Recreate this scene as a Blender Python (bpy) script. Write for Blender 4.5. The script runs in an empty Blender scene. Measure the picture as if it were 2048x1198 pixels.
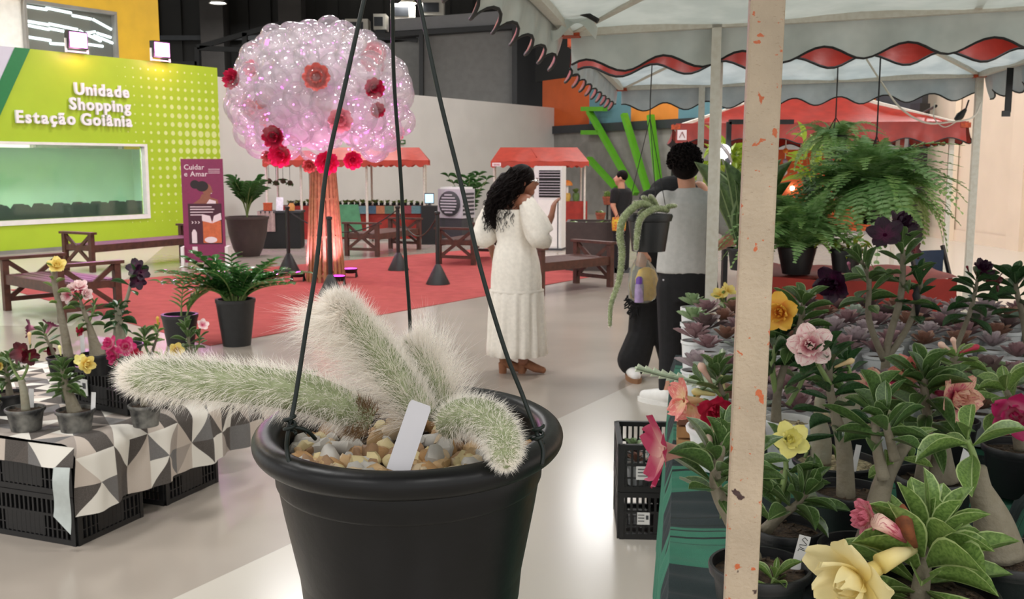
import bpy, math, random
from mathutils import Vector as V, Matrix
R = random.Random(11)
pi = math.pi
sc = bpy.context.scene
col = sc.collection
# ---------------------------------------------------------------- camera, world, exposure
EYE = 1.65
TH = math.atan(270 / 2000)
CT, ST = math.cos(TH), math.sin(TH)
cd = bpy.data.cameras.new('camera'); cam = bpy.data.objects.new('camera', cd); col.objects.link(cam)
cam.location = (0, 0, EYE); cam.rotation_euler = (pi / 2 - TH, 0, 0)
cd.sensor_width = 36; cd.lens = 2000 / 2048 * 36; cd.clip_start = .02; cd.clip_end = 200
cd.dof.use_dof = True; cd.dof.focus_distance = .93; cd.dof.aperture_fstop = 30
sc.camera = cam
w = bpy.data.worlds.new('hall'); sc.world = w; w.use_nodes = True
w.node_tree.nodes['Background'].inputs[0].default_value = (1, .99, .965, 1)
w.node_tree.nodes['Background'].inputs[1].default_value = .9
sc.view_settings.view_transform = 'Standard'; sc.view_settings.look = 'None'
sc.view_settings.gamma = 1; sc.view_settings.exposure = 0.72; sc.view_settings.use_curve_mapping = False
LAMP_W = 172
# hall roof lamps: two are seen at the top of the photograph, the other rows light it from above the frame
LAMPS = [(-11.7, 41, 'high_bay_light'), (-4.15, 41, 'high_bay_light')] + [(x, y, 'high_bay_light_%s_%s_offscreen' % (rn, cn_))
    for y, rn in ((-5, 'behind'), (3, 'overhead'), (11, 'second_row'), (19, 'third_row'), (27, 'fourth_row')) for x, cn_ in ((-11, 'far_left'), (-4.2, 'left'), (2.4, 'right'), (8.2, 'far_right'))]
try: sc.cycles.transparent_max_bounces = 40
except Exception: pass

def ray(u, v):
    a = (u - 1024) / 2000; b = (599 - v) / 2000
    return V((a, CT + b * ST, -ST + b * CT))
def fl(u, v, z=0.0):                       # measured photo point lying at height z
    d = ray(u, v); t = (z - EYE) / d.z
    return V((d.x * t, d.y * t, z))
def at(u, v, Y):                           # measured photo point standing Y metres away
    d = ray(u, v); t = Y / d.y
    return V((d.x * t, Y, EYE + d.z * t))

# ---------------------------------------------------------------- materials
def lin(c):
    if isinstance(c, str):
        c = tuple(int(c[i:i + 2], 16) / 255 for i in (0, 2, 4))
    return tuple(x / 12.92 if x <= .04045 else ((x + .055) / 1.055) ** 2.4 for x in c[:3]) + (1,)
class N:
    def __init__(s, m): s.t = m.node_tree; s.n = s.t.nodes; s.l = s.t.links
    def add(s, typ, **k):
        n = s.n.new(typ)
        for a, b in k.items(): setattr(n, a, b)
        return n
    def link(s, a, b): s.l.new(a, b)
    def math(s, op, a, b=None, c=None):
        n = s.n.new('ShaderNodeMath'); n.operation = op
        for i, x in enumerate((a, b, c)):
            if x is None: continue
            if isinstance(x, (int, float)): n.inputs[i].default_value = x
            else: s.l.new(x, n.inputs[i])
        return n.outputs[0]
    def mix(s, f, a, b):
        n = s.n.new('ShaderNodeMix'); n.data_type = 'RGBA'
        for i, x in ((0, f), (6, a), (7, b)):
            if hasattr(x, 'is_linked'): s.l.new(x, n.inputs[i])
            elif isinstance(x, (int, float)): n.inputs[i].default_value = x
            else: n.inputs[i].default_value = x
        return n.outputs[2]
    def noise(s, vec, scale, detail=3):
        n = s.n.new('ShaderNodeTexNoise'); n.inputs['Scale'].default_value = scale; n.inputs['Detail'].default_value = detail
        if vec is not None: s.l.new(vec, n.inputs['Vector'])
        return n.outputs[0]
    def ramp(s, f, pts, const=False):
        n = s.n.new('ShaderNodeValToRGB'); s.l.new(f, n.inputs[0]); e = n.color_ramp.elements
        n.color_ramp.interpolation = 'CONSTANT' if const else 'LINEAR'
        while len(e) < len(pts): e.new(.5)
        for i, (p, c) in enumerate(pts): e[i].position = p; e[i].color = c
        return n.outputs[0]
def mt(name, c, rough=.5, metal=0, c2=None, noise=.12, ns=30, bump=0, bs=120, es=0, trans=0, alpha=1, spec=.5, sub=0, coat=0, uvfn=None):
    m = bpy.data.materials.new(name); m.use_nodes = True; n = N(m); p = n.n['Principled BSDF']
    c = lin(c)
    p.inputs['Roughness'].default_value = rough; p.inputs['Metallic'].default_value = metal
    p.inputs['Specular IOR Level'].default_value = spec
    if coat: p.inputs['Coat Weight'].default_value = coat; p.inputs['Coat Roughness'].default_value = .08
    tc = n.add('ShaderNodeTexCoord')
    if es:
        p.inputs['Emission Color'].default_value = c; p.inputs['Emission Strength'].default_value = es
    src = None
    if c2 is not None or noise:
        lo = tuple(x * (1 - noise) for x in c[:3]) + (1,)
        hi = lin(c2) if c2 is not None else tuple(min(1, x * (1 + noise)) for x in c[:3]) + (1,)
        f = n.ramp(n.noise(tc.outputs['Object'], ns), [(.35, (0, 0, 0, 1)), (.65, (1, 1, 1, 1))])
        src = n.mix(f, lo, hi)
    if uvfn: src = uvfn(n, tc, src if src is not None else c)
    if src is not None and hasattr(src, 'is_linked'): n.link(src, p.inputs['Base Color'])
    else: p.inputs['Base Color'].default_value = c
    if bump:
        b = n.add('ShaderNodeBump'); b.inputs['Strength'].default_value = bump; b.inputs['Distance'].default_value = .01
        n.link(n.noise(tc.outputs['Object'], bs, 4), b.inputs['Height']); n.link(b.outputs[0], p.inputs['Normal'])
    if alpha < 1: p.inputs['Alpha'].default_value = alpha
    if sub: p.inputs['Subsurface Weight'].default_value = sub; p.inputs['Subsurface Radius'].default_value = (.02, .01, .005)
    if trans:                                # thin sheet that lets light through
        t = n.add('ShaderNodeBsdfTranslucent'); mx = n.add('ShaderNodeMixShader'); mx.inputs[0].default_value = trans
        if src is not None and hasattr(src, 'is_linked'): n.link(src, t.inputs[0])
        else: t.inputs[0].default_value = c
        n.link(p.outputs[0], mx.inputs[1]); n.link(t.outputs[0], mx.inputs[2]); n.link(mx.outputs[0], n.n['Material Output'].inputs[0])
    return m
# ---------------------------------------------------------------- mesh builder
def frame(d, up=V((0, 0, 1))):
    d = d.normalized(); up = V(up)
    x = up.cross(d)
    if x.length < 1e-4: x = V((1, 0, 0)).cross(d)
    if x.length < 1e-4: x = V((0, 1, 0)).cross(d)
    x.normalize(); return x, d.cross(x)
class MB:
    def __init__(s): s.v = []; s.f = []; s.m = []; s.uv = {}; s.cm = 0
    def add(s, vs, fs, uv=None):
        o = len(s.v); s.v += [tuple(x) for x in vs]; s.f += [[i + o for i in f] for f in fs]; s.m += [s.cm] * len(fs)
        if uv:
            for i, q in enumerate(uv): s.uv[o + i] = q
        return s
    def box(s, c, sz, M=None):
        x, y, z = (k / 2 for k in sz); vs = [V((a, b, d)) for a in (-x, x) for b in (-y, y) for d in (-z, z)]
        if M is not None: vs = [M @ q for q in vs]
        c = V(c)
        return s.add([q + c for q in vs], [(0, 1, 3, 2), (4, 6, 7, 5), (0, 4, 5, 1), (2, 3, 7, 6), (0, 2, 6, 4), (1, 5, 7, 3)])
    def bar(s, p, q, w_, h, up=(0, 0, 1)):
        p, q = V(p), V(q); x, y = frame(q - p, up); x = x * w_ / 2; y = y * h / 2
        vs = [e + a * x + b * y for e in (p, q) for a, b in ((-1, -1), (1, -1), (1, 1), (-1, 1))]
        return s.add(vs, [(3, 2, 1, 0), (4, 5, 6, 7), (0, 1, 5, 4), (1, 2, 6, 5), (2, 3, 7, 6), (3, 0, 4, 7)])
    def tube(s, path, r, n=8, caps=True, flat=1.0):
        path = [V(p) for p in path]; k = len(path)
        if isinstance(r, (int, float)): r = [r] * k
        vs = []; up = V((.13, .21, 1))
        for i, p in enumerate(path):
            d = path[min(i + 1, k - 1)] - path[max(i - 1, 0)]
            x, y = frame(d, up); up = y
            vs += [p + (x * math.cos(2 * pi * j / n) + y * flat * math.sin(2 * pi * j / n)) * r[i] for j in range(n)]
        fs = [(i * n + j, i * n + (j + 1) % n, (i + 1) * n + (j + 1) % n, (i + 1) * n + j) for i in range(k - 1) for j in range(n)]
        if caps: fs += [tuple(reversed(range(n))), tuple((k - 1) * n + j for j in range(n))]
        return s.add(vs, fs, [(j / n, i / max(1, k - 1)) for i in range(k) for j in range(n)])
    def lathe(s, prof, n=24, c=(0, 0, 0), fn=None):
        c = V(c); vs = []
        for i, (r, z) in enumerate(prof):
            for j in range(n):
                a = 2 * pi * j / n; rr = r * (fn(a, i) if fn else 1)
                vs.append(c + V((rr * math.cos(a), rr * math.sin(a), z)))
        fs = [(i * n + j, i * n + (j + 1) % n, (i + 1) * n + (j + 1) % n, (i + 1) * n + j) for i in range(len(prof) - 1) for j in range(n)]
        return s.add(vs, fs)
    def disc(s, c, r, n=24, nrm=None):
        c = V(c)
        if nrm is None: x, y = V((1, 0, 0)), V((0, 1, 0))
        else: x, y = frame(V(nrm))
        return s.add([c + (x * math.cos(2 * pi * j / n) + y * math.sin(2 * pi * j / n)) * r for j in range(n)], [tuple(range(n))])
    def ball(s, c, r, nu=12, nv=8):
        c = V(c); r = V((r, r, r)) if isinstance(r, (int, float)) else V(r)
        vs = [c + V((0, 0, r.z))]
        for i in range(1, nv):
            t = pi * i / nv
            vs += [c + V((r.x * math.sin(t) * math.cos(2 * pi * j / nu), r.y * math.sin(t) * math.sin(2 * pi * j / nu), r.z * math.cos(t))) for j in range(nu)]
        vs.append(c - V((0, 0, r.z))); e = len(vs) - 1
        fs = [(0, 1 + j, 1 + (j + 1) % nu) for j in range(nu)]
        fs += [(1 + i * nu + j, 1 + (i + 1) * nu + j, 1 + (i + 1) * nu + (j + 1) % nu, 1 + i * nu + (j + 1) % nu) for i in range(nv - 2) for j in range(nu)]
        fs += [(e, e - nu + (j + 1) % nu, e - nu + j) for j in range(nu)]
        return s.add(vs, fs)
    def loft(s, rings, n=16, fn=None, caps=True, cy=True):
        vs = []                              # rings: (centre, rx, ry, turn)
        for i, q in enumerate(rings):
            c, rx, ry = V(q[0]), q[1], q[2]; t = q[3] if len(q) > 3 else 0
            for j in range(n):
                a = 2 * pi * j / n; k = fn(a, i) if fn else 1
                x, y = rx * k * math.cos(a), ry * k * math.sin(a)
                vs.append(c + V((x * math.cos(t) - y * math.sin(t), x * math.sin(t) + y * math.cos(t), 0)))
        k = len(rings)
        fs = [(i * n + j, i * n + (j + 1) % n, (i + 1) * n + (j + 1) % n, (i + 1) * n + j) for i in range(k - 1) for j in range(n)]
        if caps: fs += [tuple(reversed(range(n))), tuple((k - 1) * n + j for j in range(n))]
        return s.add(vs, fs)
    def grid(s, fn, nu, nv, uvs=(1, 1)):
        vs = [fn(i / nu, j / nv) for j in range(nv + 1) for i in range(nu + 1)]
        fs = [(j * (nu + 1) + i, j * (nu + 1) + i + 1, (j + 1) * (nu + 1) + i + 1, (j + 1) * (nu + 1) + i) for j in range(nv) for i in range(nu)]
        return s.add(vs, fs, [(i / nu * uvs[0], j / nv * uvs[1]) for j in range(nv + 1) for i in range(nu + 1)])
    def mesh(s, name, mats, smooth=40):
        me = bpy.data.meshes.new(name); me.from_pydata(s.v, [], s.f)
        for m in (mats if isinstance(mats, (list, tuple)) else [mats]): me.materials.append(m)
        if max(s.m, default=0): me.polygons.foreach_set('material_index', s.m)
        if s.uv:
            L = me.uv_layers.new(name='UVMap'); idx = [0] * len(me.loops); me.loops.foreach_get('vertex_index', idx)
            fl_ = []
            for i in idx: fl_ += s.uv.get(i, (0, 0))
            L.data.foreach_set('uv', fl_)
        if smooth:
            me.polygons.foreach_set('use_smooth', [True] * len(s.f))
            if smooth < 180: me.set_sharp_from_angle(angle=math.radians(smooth))
        me.update(); return me
    def build(s, name, mats, parent=None, smooth=40, world=False):
        if world and parent is not None:
            o = parent.matrix_basis.inverted(); s.v = [tuple(o @ V(q)) for q in s.v]
        return put(s.mesh(name, mats, smooth), name, parent)
def put(me, name, parent=None, M=None):
    o = bpy.data.objects.new(name, me); col.objects.link(o); o.parent = parent
    if M is not None: o.matrix_basis = M
    return o
def tag(o, label=None, cat=None, group=None, kind=None):
    for k, x in (('label', label), ('category', cat), ('group', group), ('kind', kind)):
        if x: o[k] = x
    return o
def thing(name, label, cat, loc=(0, 0, 0), rz=0, group=None):
    o = bpy.data.objects.new(name, None); col.objects.link(o); o.empty_display_size = .05
    o.matrix_basis = Matrix.Translation(V(loc)) @ Matrix.Rotation(rz, 4, 'Z')
    return tag(o, label, cat, group)
def one(mb, name, mats, label, cat, group=None, smooth=40, loc=None):
    if loc is None:
        xs = [q[0] for q in mb.v]; ys = [q[1] for q in mb.v]; zs = [q[2] for q in mb.v]
        loc = V(((min(xs) + max(xs)) / 2, (min(ys) + max(ys)) / 2, min(zs)))
    else: loc = V(loc)
    mb.v = [tuple(V(q) - loc) for q in mb.v]
    o = mb.build(name, mats, None, smooth); o.location = loc
    return tag(o, label, cat, group)
def struct(mb, name, mats, smooth=40, parent=None):
    o = mb.build(name, mats, parent, smooth)
    if parent is None: o['kind'] = 'structure'
    return o
def aim(p, d, up=(0, 0, 1), s=1.0, roll=0):   # matrix with local +Y along d, +Z towards up
    d = V(d).normalized(); x, z = frame(d, V(up)); x = -x
    z = x.cross(d)
    M = Matrix(((x.x, d.x, z.x, p[0]), (x.y, d.y, z.y, p[1]), (x.z, d.z, z.z, p[2]), (0, 0, 0, 1)))
    S = Matrix.Diagonal((s, s, s, 1)) if isinstance(s, (int, float)) else Matrix.Diagonal((*s, 1))
    return M @ Matrix.Rotation(roll, 4, 'Y') @ S
def spline(pts, k=6):
    pts = [V(p) for p in pts]; out = []
    for i in range(len(pts) - 1):
        p0, p1, p2, p3 = pts[max(i - 1, 0)], pts[i], pts[i + 1], pts[min(i + 2, len(pts) - 1)]
        for j in range(k):
            t = j / k
            out.append(.5 * ((2 * p1) + (p2 - p0) * t + (2 * p0 - 5 * p1 + 4 * p2 - p3) * t * t + (3 * p1 - p0 - 3 * p2 + p3) * t ** 3))
    return out + [pts[-1]]
def lerp(a, b, t): return a + (b - a) * t
def interp(vals, n):
    return [lerp(vals[int(x)], vals[min(int(x) + 1, len(vals) - 1)], x - int(x)) for x in (i * (len(vals) - 1) / (n - 1) for i in range(n))]
def glyphs(s, size, mat, parent, depth=.004, bold=0.0, align='LEFT', tracking=1.0, name='letter'):
    """raised lettering in the parent's XZ plane, reading along +X, one object for each letter"""
    cu = bpy.data.curves.new('lettering', 'FONT'); x = 0; res = []
    for ch in s:
        if ch == ' ': x += size * .28; continue
        cu = bpy.data.curves.new('lettering', 'FONT'); cu.body = ch; cu.size = size; cu.extrude = depth; cu.offset = bold; cu.resolution_u = 3
        t = bpy.data.objects.new('t', cu); col.objects.link(t); dg = bpy.context.evaluated_depsgraph_get()
        me = bpy.data.meshes.new_from_object(t.evaluated_get(dg)); bpy.data.objects.remove(t); bpy.data.curves.remove(cu)
        if not me.vertices: continue
        x0 = min(q.co.x for q in me.vertices); x1 = max(q.co.x for q in me.vertices)
        me.transform(Matrix.Translation((-x0, 0, 0))); me.transform(Matrix.Rotation(pi / 2, 4, 'X')); me.materials.append(mat)
        res.append((me, x)); x += (x1 - x0) + size * .09 * tracking
    off = {'LEFT': 0, 'RIGHT': -x, 'CENTER': -x / 2}[align]
    return [put(me, name, parent, Matrix.Translation((xx + off, 0, 0))) for me, xx in res], x
# ================================================================ the hall
M = {}
def floor_uv(n, tc, src):
    sep = n.add('ShaderNodeSeparateXYZ'); n.link(tc.outputs['Object'], sep.inputs[0]); x, y = sep.outputs[0], sep.outputs[1]
    # two tones of polished screed laid in big diagonal fields, with thin sawn joints
    s1 = n.math('SUBTRACT', n.math('SUBTRACT', n.math('MULTIPLY', x, 1.71), y), -5.87)      # > 0 on the cream side
    f1 = n.math('GREATER_THAN', s1, 0.0)
    s2 = n.math('ADD', n.math('MULTIPLY', x, .75), y)
    f2 = n.math('LESS_THAN', n.math('ADD', x, n.math('MULTIPLY', y, .25)), -2.0)
    f3 = n.math('MULTIPLY', f2, n.math('GREATER_THAN', y, 10.2))
    c = n.mix(f1, src, lin('c0b9ae')); c = n.mix(f3, c, lin('c0b9ae'))
    f4 = n.math('GREATER_THAN', n.math('SUBTRACT', x, n.math('MULTIPLY', y, .2)), 2.4); c = n.mix(f4, c, lin('c0b9ae'))
    return c
M['floor'] = mt('polished_floor', 'a1978c', .2, noise=.05, ns=1.2, spec=.55, uvfn=floor_uv)
M['carpet'] = mt('red_carpet', 'a8524f', .95, noise=.08, ns=6, bump=.4, bs=600, spec=.1)
M['green'] = None
def dots(n, tc, src):
    # printed halftone dots on the lime panel: local x runs along the wall, z up (metres)
    sep = n.add('ShaderNodeSeparateXYZ'); n.link(tc.outputs['Object'], sep.inputs[0]); x, z = sep.outputs[0], sep.outputs[2]
    P = .185
    fx = n.math('SUBTRACT', n.math('FRACT', n.math('DIVIDE', x, P)), .5); fz = n.math('SUBTRACT', n.math('FRACT', n.math('DIVIDE', z, P)), .5)
    r = n.math('SQRT', n.math('ADD', n.math('MULTIPLY', fx, fx), n.math('MULTIPLY', fz, fz)))
    fall = n.math('SUBTRACT', 1.0, n.math('DIVIDE', n.math('SUBTRACT', 4.75, x), 2.25))
    fz2 = n.math('SUBTRACT', 1.0, n.math('DIVIDE', n.math('ABSOLUTE', n.math('SUBTRACT', z, 2.15)), 2.0))
    lim = n.math('MULTIPLY', n.math('MAXIMUM', n.math('MINIMUM', fall, fz2), 0.0), .42)
    f = n.math('LESS_THAN', r, lim)
    return n.mix(f, src, lin('d3e08f'))
M['lime'] = mt('lime_panel', 'a9c52c', .45, noise=.03, ns=2, uvfn=dots)
M['limeplain'] = mt('lime_paint', 'a9c52c', .45, noise=.03, ns=2)
M['dkgreen'] = mt('dark_green_paint', '1f7a44', .45, noise=.04)
M['lilac'] = mt('pale_lilac_panel', 'cfcfdb', .5, noise=.03, ns=3)
M['white'] = mt('white_paint', 'e8e6e2', .4, noise=.04, ns=8)
M['grey_wall'] = mt('grey_plaster', 'd2cfca', .8, noise=.03, ns=1.2)
M['beige'] = mt('beige_plaster', 'dccab4', .75, noise=.03, ns=1.5)
M['concrete'] = mt('grey_concrete', '85827d', .8, noise=.12, ns=2.5, bump=.1, bs=30)
M['yellow'] = mt('yellow_paint', 'd8ac22', .5, noise=.05, ns=3)
M['dark_steel'] = mt('dark_steel', '2c2f33', .5, noise=.1, ns=5)
M['black_steel'] = mt('black_steel', '17181a', .45, noise=.1, ns=8)
M['corr'] = mt('dark_corrugated_cladding', '1b1a18', .7, noise=.15, ns=.8)
M['column'] = mt('concrete_column', '3d3a38', .8, noise=.1, ns=2)
M['mezz'] = mt('mezzanine_panel', '8c8b89', .8, noise=.06, ns=4, bump=.1, bs=40)
M['mezz2'] = mt('mezzanine_fascia', '8f9092', .7, noise=.03, ns=4)
M['gbar'] = mt('green_painted_steel', '58a01d', .45, noise=.06, ns=6)
M['orange'] = mt('orange_panel', 'c0551d', .6, noise=.06, ns=2)
M['orange2'] = mt('light_orange_panel', 'df8a33', .6, noise=.06, ns=2)
M['teal'] = mt('blue_grey_panel', '5d8791', .6, noise=.06, ns=2)
M['lamp'] = mt('lamp_glow', 'ffffff', .4, noise=0, es=9)
M['tubeglow'] = mt('white_tube_glow', 'e8fbff', .4, noise=0, es=1.4)
M['magglow'] = mt('magenta_glow', 'ff2bee', .4, noise=0, es=4)
M['pinkglow'] = mt('pink_flood_glow', 'ff8cf4', .4, noise=0, es=2.5)
M['black'] = mt('black_plastic', '141414', .38, noise=.1, ns=20)
M['dblack'] = mt('matt_black_plastic', '0e0e0f', .6, noise=.1, ns=20)
def glass(name, tint, a, rough=.05):
    m = bpy.data.materials.new(name); m.use_nodes = True; n = N(m)
    t = n.add('ShaderNodeBsdfTransparent'); g = n.add('ShaderNodeBsdfGlossy'); g.inputs['Roughness'].default_value = rough
    d = n.add('ShaderNodeBsdfDiffuse'); d.inputs[0].default_value = lin(tint); t.inputs[0].default_value = lin('f4fbf6')
    m1 = n.add('ShaderNodeMixShader'); m1.inputs[0].default_value = a; m2 = n.add('ShaderNodeMixShader'); lw = n.add('ShaderNodeLayerWeight'); lw.inputs[0].default_value = .35
    n.link(t.outputs[0], m1.inputs[1]); n.link(d.outputs[0], m1.inputs[2])
    f = n.math('MULTIPLY', lw.outputs['Fresnel'], .8); n.link(f, m2.inputs[0])
    n.link(m1.outputs[0], m2.inputs[1]); n.link(g.outputs[0], m2.inputs[2]); n.link(m2.outputs[0], n.n['Material Output'].inputs[0])
    return m
M['pane'] = glass('shop_window_glass', 'a9d6bf', .06)
M['pane2'] = glass('grey_window_glass', '8a8c88', .5)
WDIR = V((.65, 1, 0)).normalized()           # the long facade runs this way
W0 = V((-9.42, 18.34, 0))
def wallpt(s, off=0.0, z=0.0):               # s metres along the facade, off metres towards the hall
    return W0 + WDIR * s + V((WDIR.y, -WDIR.x, 0)) * off + V((0, 0, z))
WROT = math.atan2(WDIR.y, WDIR.x)
def wall_s(u):                               # facade station seen at photo column u
    a = (u - 1024) / 2000 * 1.009
    return (a * W0.y - W0.x) / (WDIR.x - a * WDIR.y)
b = MB(); b.add([(-30, -12, 0), (30, -12, 0), (30, 60, 0), (-30, 60, 0)], [(0, 1, 2, 3)])
struct(b, 'floor', M['floor'])
b = MB(); b.box((0, 24, 10.6), (60, 72, .2)); struct(b, 'ceiling', M['corr'])
# dark corrugated cladding far behind, ribbed
b = MB(); x = -36
while x < 30:
    b.box((x, 46, 5.5), (.5, .3, 11)); b.box((x + .5, 46.1, 5.5), (.5, .3, 11)); x += 1.0
wd = struct(b, 'wall_far', M['corr'], 0)
for u in (437, 590):
    p = at(u, 300, 45); bb = MB(); bb.box((p.x, 45.2, 5.5), (1.0, 1.0, 11)); struct(bb, 'column', M['column'], 0, wd)
b = MB(); b.box((0, 45.4, 4.9), (70, .3, .25)); b.box((0, 45.4, 7.2), (70, .2, .2)); struct(b, 'girt', M['dark_steel'], 0, wd)
# grey partition wall, continuing the lime facade
s0, s1 = wall_s(440), wall_s(1176)
b = MB(); a_, c_ = wallpt(s0 - .4, -.3), wallpt(s1, -.3); h = 3.62
nrm = V((WDIR.y, -WDIR.x, 0)) * .2
for p, q in ((a_, c_),):
    b.add([p, q, q - nrm, p - nrm, p + V((0, 0, h)), q + V((0, 0, h)), q - nrm + V((0, 0, h)), p - nrm + V((0, 0, h))], [(0, 1, 5, 4), (1, 2, 6, 5), (2, 3, 7, 6), (3, 0, 4, 7), (4, 5, 6, 7)])
struct(b, 'wall_back', M['grey_wall'], 0)
# lime facade with window opening (local x along the wall, y away from the hall)
fac = thing('wall_left', None, None, wallpt(0), WROT); fac['kind'] = 'structure'
S = wall_s(452); HT = 3.78
wx1, wz0, wz1 = wall_s(303), .62, 2.02
b = MB(); B = lambda x0, x1, z0, z1, y0=0, y1=.15: b.box(((x0 + x1) / 2, (y0 + y1) / 2, (z0 + z1) / 2), (x1 - x0, y1 - y0, z1 - z0))
B(-6, S, wz1, HT); B(-6, S, .05, wz0); B(wx1, S, wz0, wz1); b.build('lime_panel', M['lime'], fac, 0)
b = MB(); B(-6, S, 0, .07, -.02, .1); b.build('baseboard', M['concrete'], fac, 0)
xs = wall_s(75)
b = MB(); b.add([(-6, -.012, 2.1), (-.35, -.012, 2.1), (xs - .12, -.012, HT), (-6, -.012, HT)], [(0, 1, 2, 3)]); b.build('pale_panel', M['lilac'], fac, 0)
b = MB(); b.add([(-.35, -.02, 2.1), (.02, -.02, 2.25), (xs + .16, -.02, HT), (xs - .14, -.02, HT)], [(0, 1, 2, 3)]); b.build('diagonal_stripe', M['dkgreen'], fac, 0)
# shop window with frame, pane and the room behind it
win = thing('window_1', None, None, wallpt(0), WROT); win['kind'] = 'structure'
b = MB(); B(-6, wx1 + .05, wz0 - .09, wz0, -.04, .1); B(wx1 - .02, wx1 + .05, wz0, wz1, -.04, .1); B(-6, wx1 + .05, wz1, wz1 + .05, -.04, .1); b.build('window_frame', M['white'], win, 0)
b = MB(); B(-6, wx1, wz0, wz1, .06, .07); b.build('pane', M['pane'], win, 0)
room = thing('wall_shop', None, None, wallpt(0), WROT); room['kind'] = 'structure'
M['mint'] = mt('mint_wall', 'bfe0cf', .7, noise=.03, ns=2)
b = MB(); B(-6, S, 0, 3.6, 3.0, 3.1); B(S - .1, S, 0, 3.6, .2, 3.0); b.build('wall', M['mint'], room, 0)
b = MB(); B(-6, S, -.0, .02, .15, 3.0); b.build('shop_floor', M['white'], room, 0)
b = MB(); B(-6, S, 3.55, 3.6, .15, 3.0); b.build('shop_ceiling', M['white'], room, 0)
for k in range(2):
    b = MB(); b.box((-1.0 + k * 3, 1.6, 3.5), (1.2, .2, .08)); lo = b.build('ceiling_light', M['lamp'], room, 0)
    ld = bpy.data.lights.new('shop_light', 'AREA'); ld.energy = 70; ld.size = 1.2; l = put(ld, 'shop_light', room, Matrix.Translation((-1.0 + k * 3, 1.6, 3.4)))
# raised lettering
sg = thing('wall_lettering', 'raised white lettering naming the unit on the lime facade', 'sign', wallpt(wall_s(274), .05, 0), WROT)
M['letter'] = mt('white_letter', 'f1eef2', .4, noise=.02)
for txt, z, right in (('Unidade', 3.0, wall_s(278)), ('Shopping', 2.71, wall_s(280)), ('Estação Goiânia', 2.42, wall_s(281))):
    ls, wdt = glyphs(txt, .315, M['letter'], sg, .025, .010, tracking=1.35)
    for o in ls: o.matrix_basis = Matrix.Translation((right - wall_s(274) - wdt * 1.0, 0, z)) @ o.matrix_basis
# yellow upper storefront behind and above
up = thing('wall_upper', None, None, wallpt(0, -2.2), WROT); up['kind'] = 'structure'
def us(u):
    a = (u - 1024) / 2000 * 1.009; w = wallpt(0, -2.2)
    return (a * w.y - w.x) / (WDIR.x - a * WDIR.y)
b = MB(); x0, x1, x2 = us(87), us(262), us(343)
B(-7, x2, 5.05, 9); B(x1, x2, 2, 5.05); b.build('yellow_surround', M['yellow'], up, 0)
b = MB(); B(-7, x0, 2, 5.05, .1, .2); b.build('white_panel', M['white'], up, 0)
b = MB(); B(x0, x1, 2, 5.05, .12, .14); b.build('pane', M['pane2'], up, 0)
b = MB(); B(x0 - .02, x1, 4.98, 5.05, -.02, .14); B(x1 - .05, x1, 2, 5.0, -.02, .14); B(x0 - .03, x0 + .03, 2, 5, -.02, .14); b.build('window_frame', M['concrete'], up, 0)
b = MB(); B(x0, x1, 2, 5.05, 1.0, 1.1); b.build('inner_wall', M['concrete'], up, 0)
ns = thing('neon_arrow_sign', 'white neon tube sign of stacked arrows behind the upper window', 'sign', wallpt(0, -2.3), WROT)
def tubeseg(z0, z1, a0, a1):
    bb = MB(); bb.tube([(lerp(x0, x1, a0), .02, z0), (lerp(x0, x1, a1), .02, z1)], .028, 6); bb.build('neon_tube', M['tubeglow'], ns)
zt = 4.9
for z0, z1, a0, a1 in ((4.82, 4.8, 0, .26), (4.86, 4.8, .25, .52), (4.72, 4.68, .53, .74), (4.68, 4.4, .76, .97), (4.32, 4.28, .02, .27), (4.32, 4.24, .27, .58), (4.18, 4.12, .02, .27), (4.16, 4.08, .27, .58), (4.08, 4.24, .58, .78), (4.2, 3.92, .6, .84), (4.2, 4.1, .8, .96), (4.1, 3.9, .76, .98), (3.78, 3.74, .02, .28), (3.64, 3.66, .27, .42), (3.76, 3.74, .6, .86)):
    tubeseg(4.97 - (4.9 - z0) * .6, 4.97 - (4.9 - z1) * .6, a0, a1)
# mezzanine block behind the grey wall
mz = thing('wall_mezzanine', None, None, (0, 0, 0)); mz['kind'] = 'structure'
def quadbox(bb, u0, v0, u1, v1, Y, d=1.0, v0b=None, v1b=None):
    p = [at(u0, v0, Y), at(u1, v0b if v0b is not None else v0, Y), at(u1, v1b if v1b is not None else v1, Y), at(u0, v1, Y)]
    q = [a + V((0, d, 0)) for a in p]
    bb.add(p + q, [(3, 2, 1, 0), (4, 5, 6, 7), (0, 1, 5, 4), (1, 2, 6, 5), (2, 3, 7, 6), (3, 0, 4, 7)])
for nm, m, u0, v0, u1, v1, Y, vb, v1b in (('fascia', 'mezz2', 790, 38, 1050, 62, 38.5, 18, 46), ('grey_panel', 'mezz', 845, 62, 1028, 240, 38.8, 48, 240), ('recess_panel', 'mezz', 690, 95, 838, 240, 39.5, 80, 240), ('beam', 'black_steel', 780, 64, 1040, 74, 38.3, 46, 56), ('post', 'black_steel', 838, 60, 846, 240, 38.2, None, None), ('post', 'black_steel', 1024, 50, 1034, 240, 38.2, None, None), ('side_wall', 'black_steel', 1034, 30, 1100, 260, 40, None, None), ('pier', 'column', 1100, 60, 1150, 260, 42, None, None)):
    b = MB(); quadbox(b, u0, v0, u1, v1, Y, .5, vb, v1b); b.build(nm, M[m], mz, 0)
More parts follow.
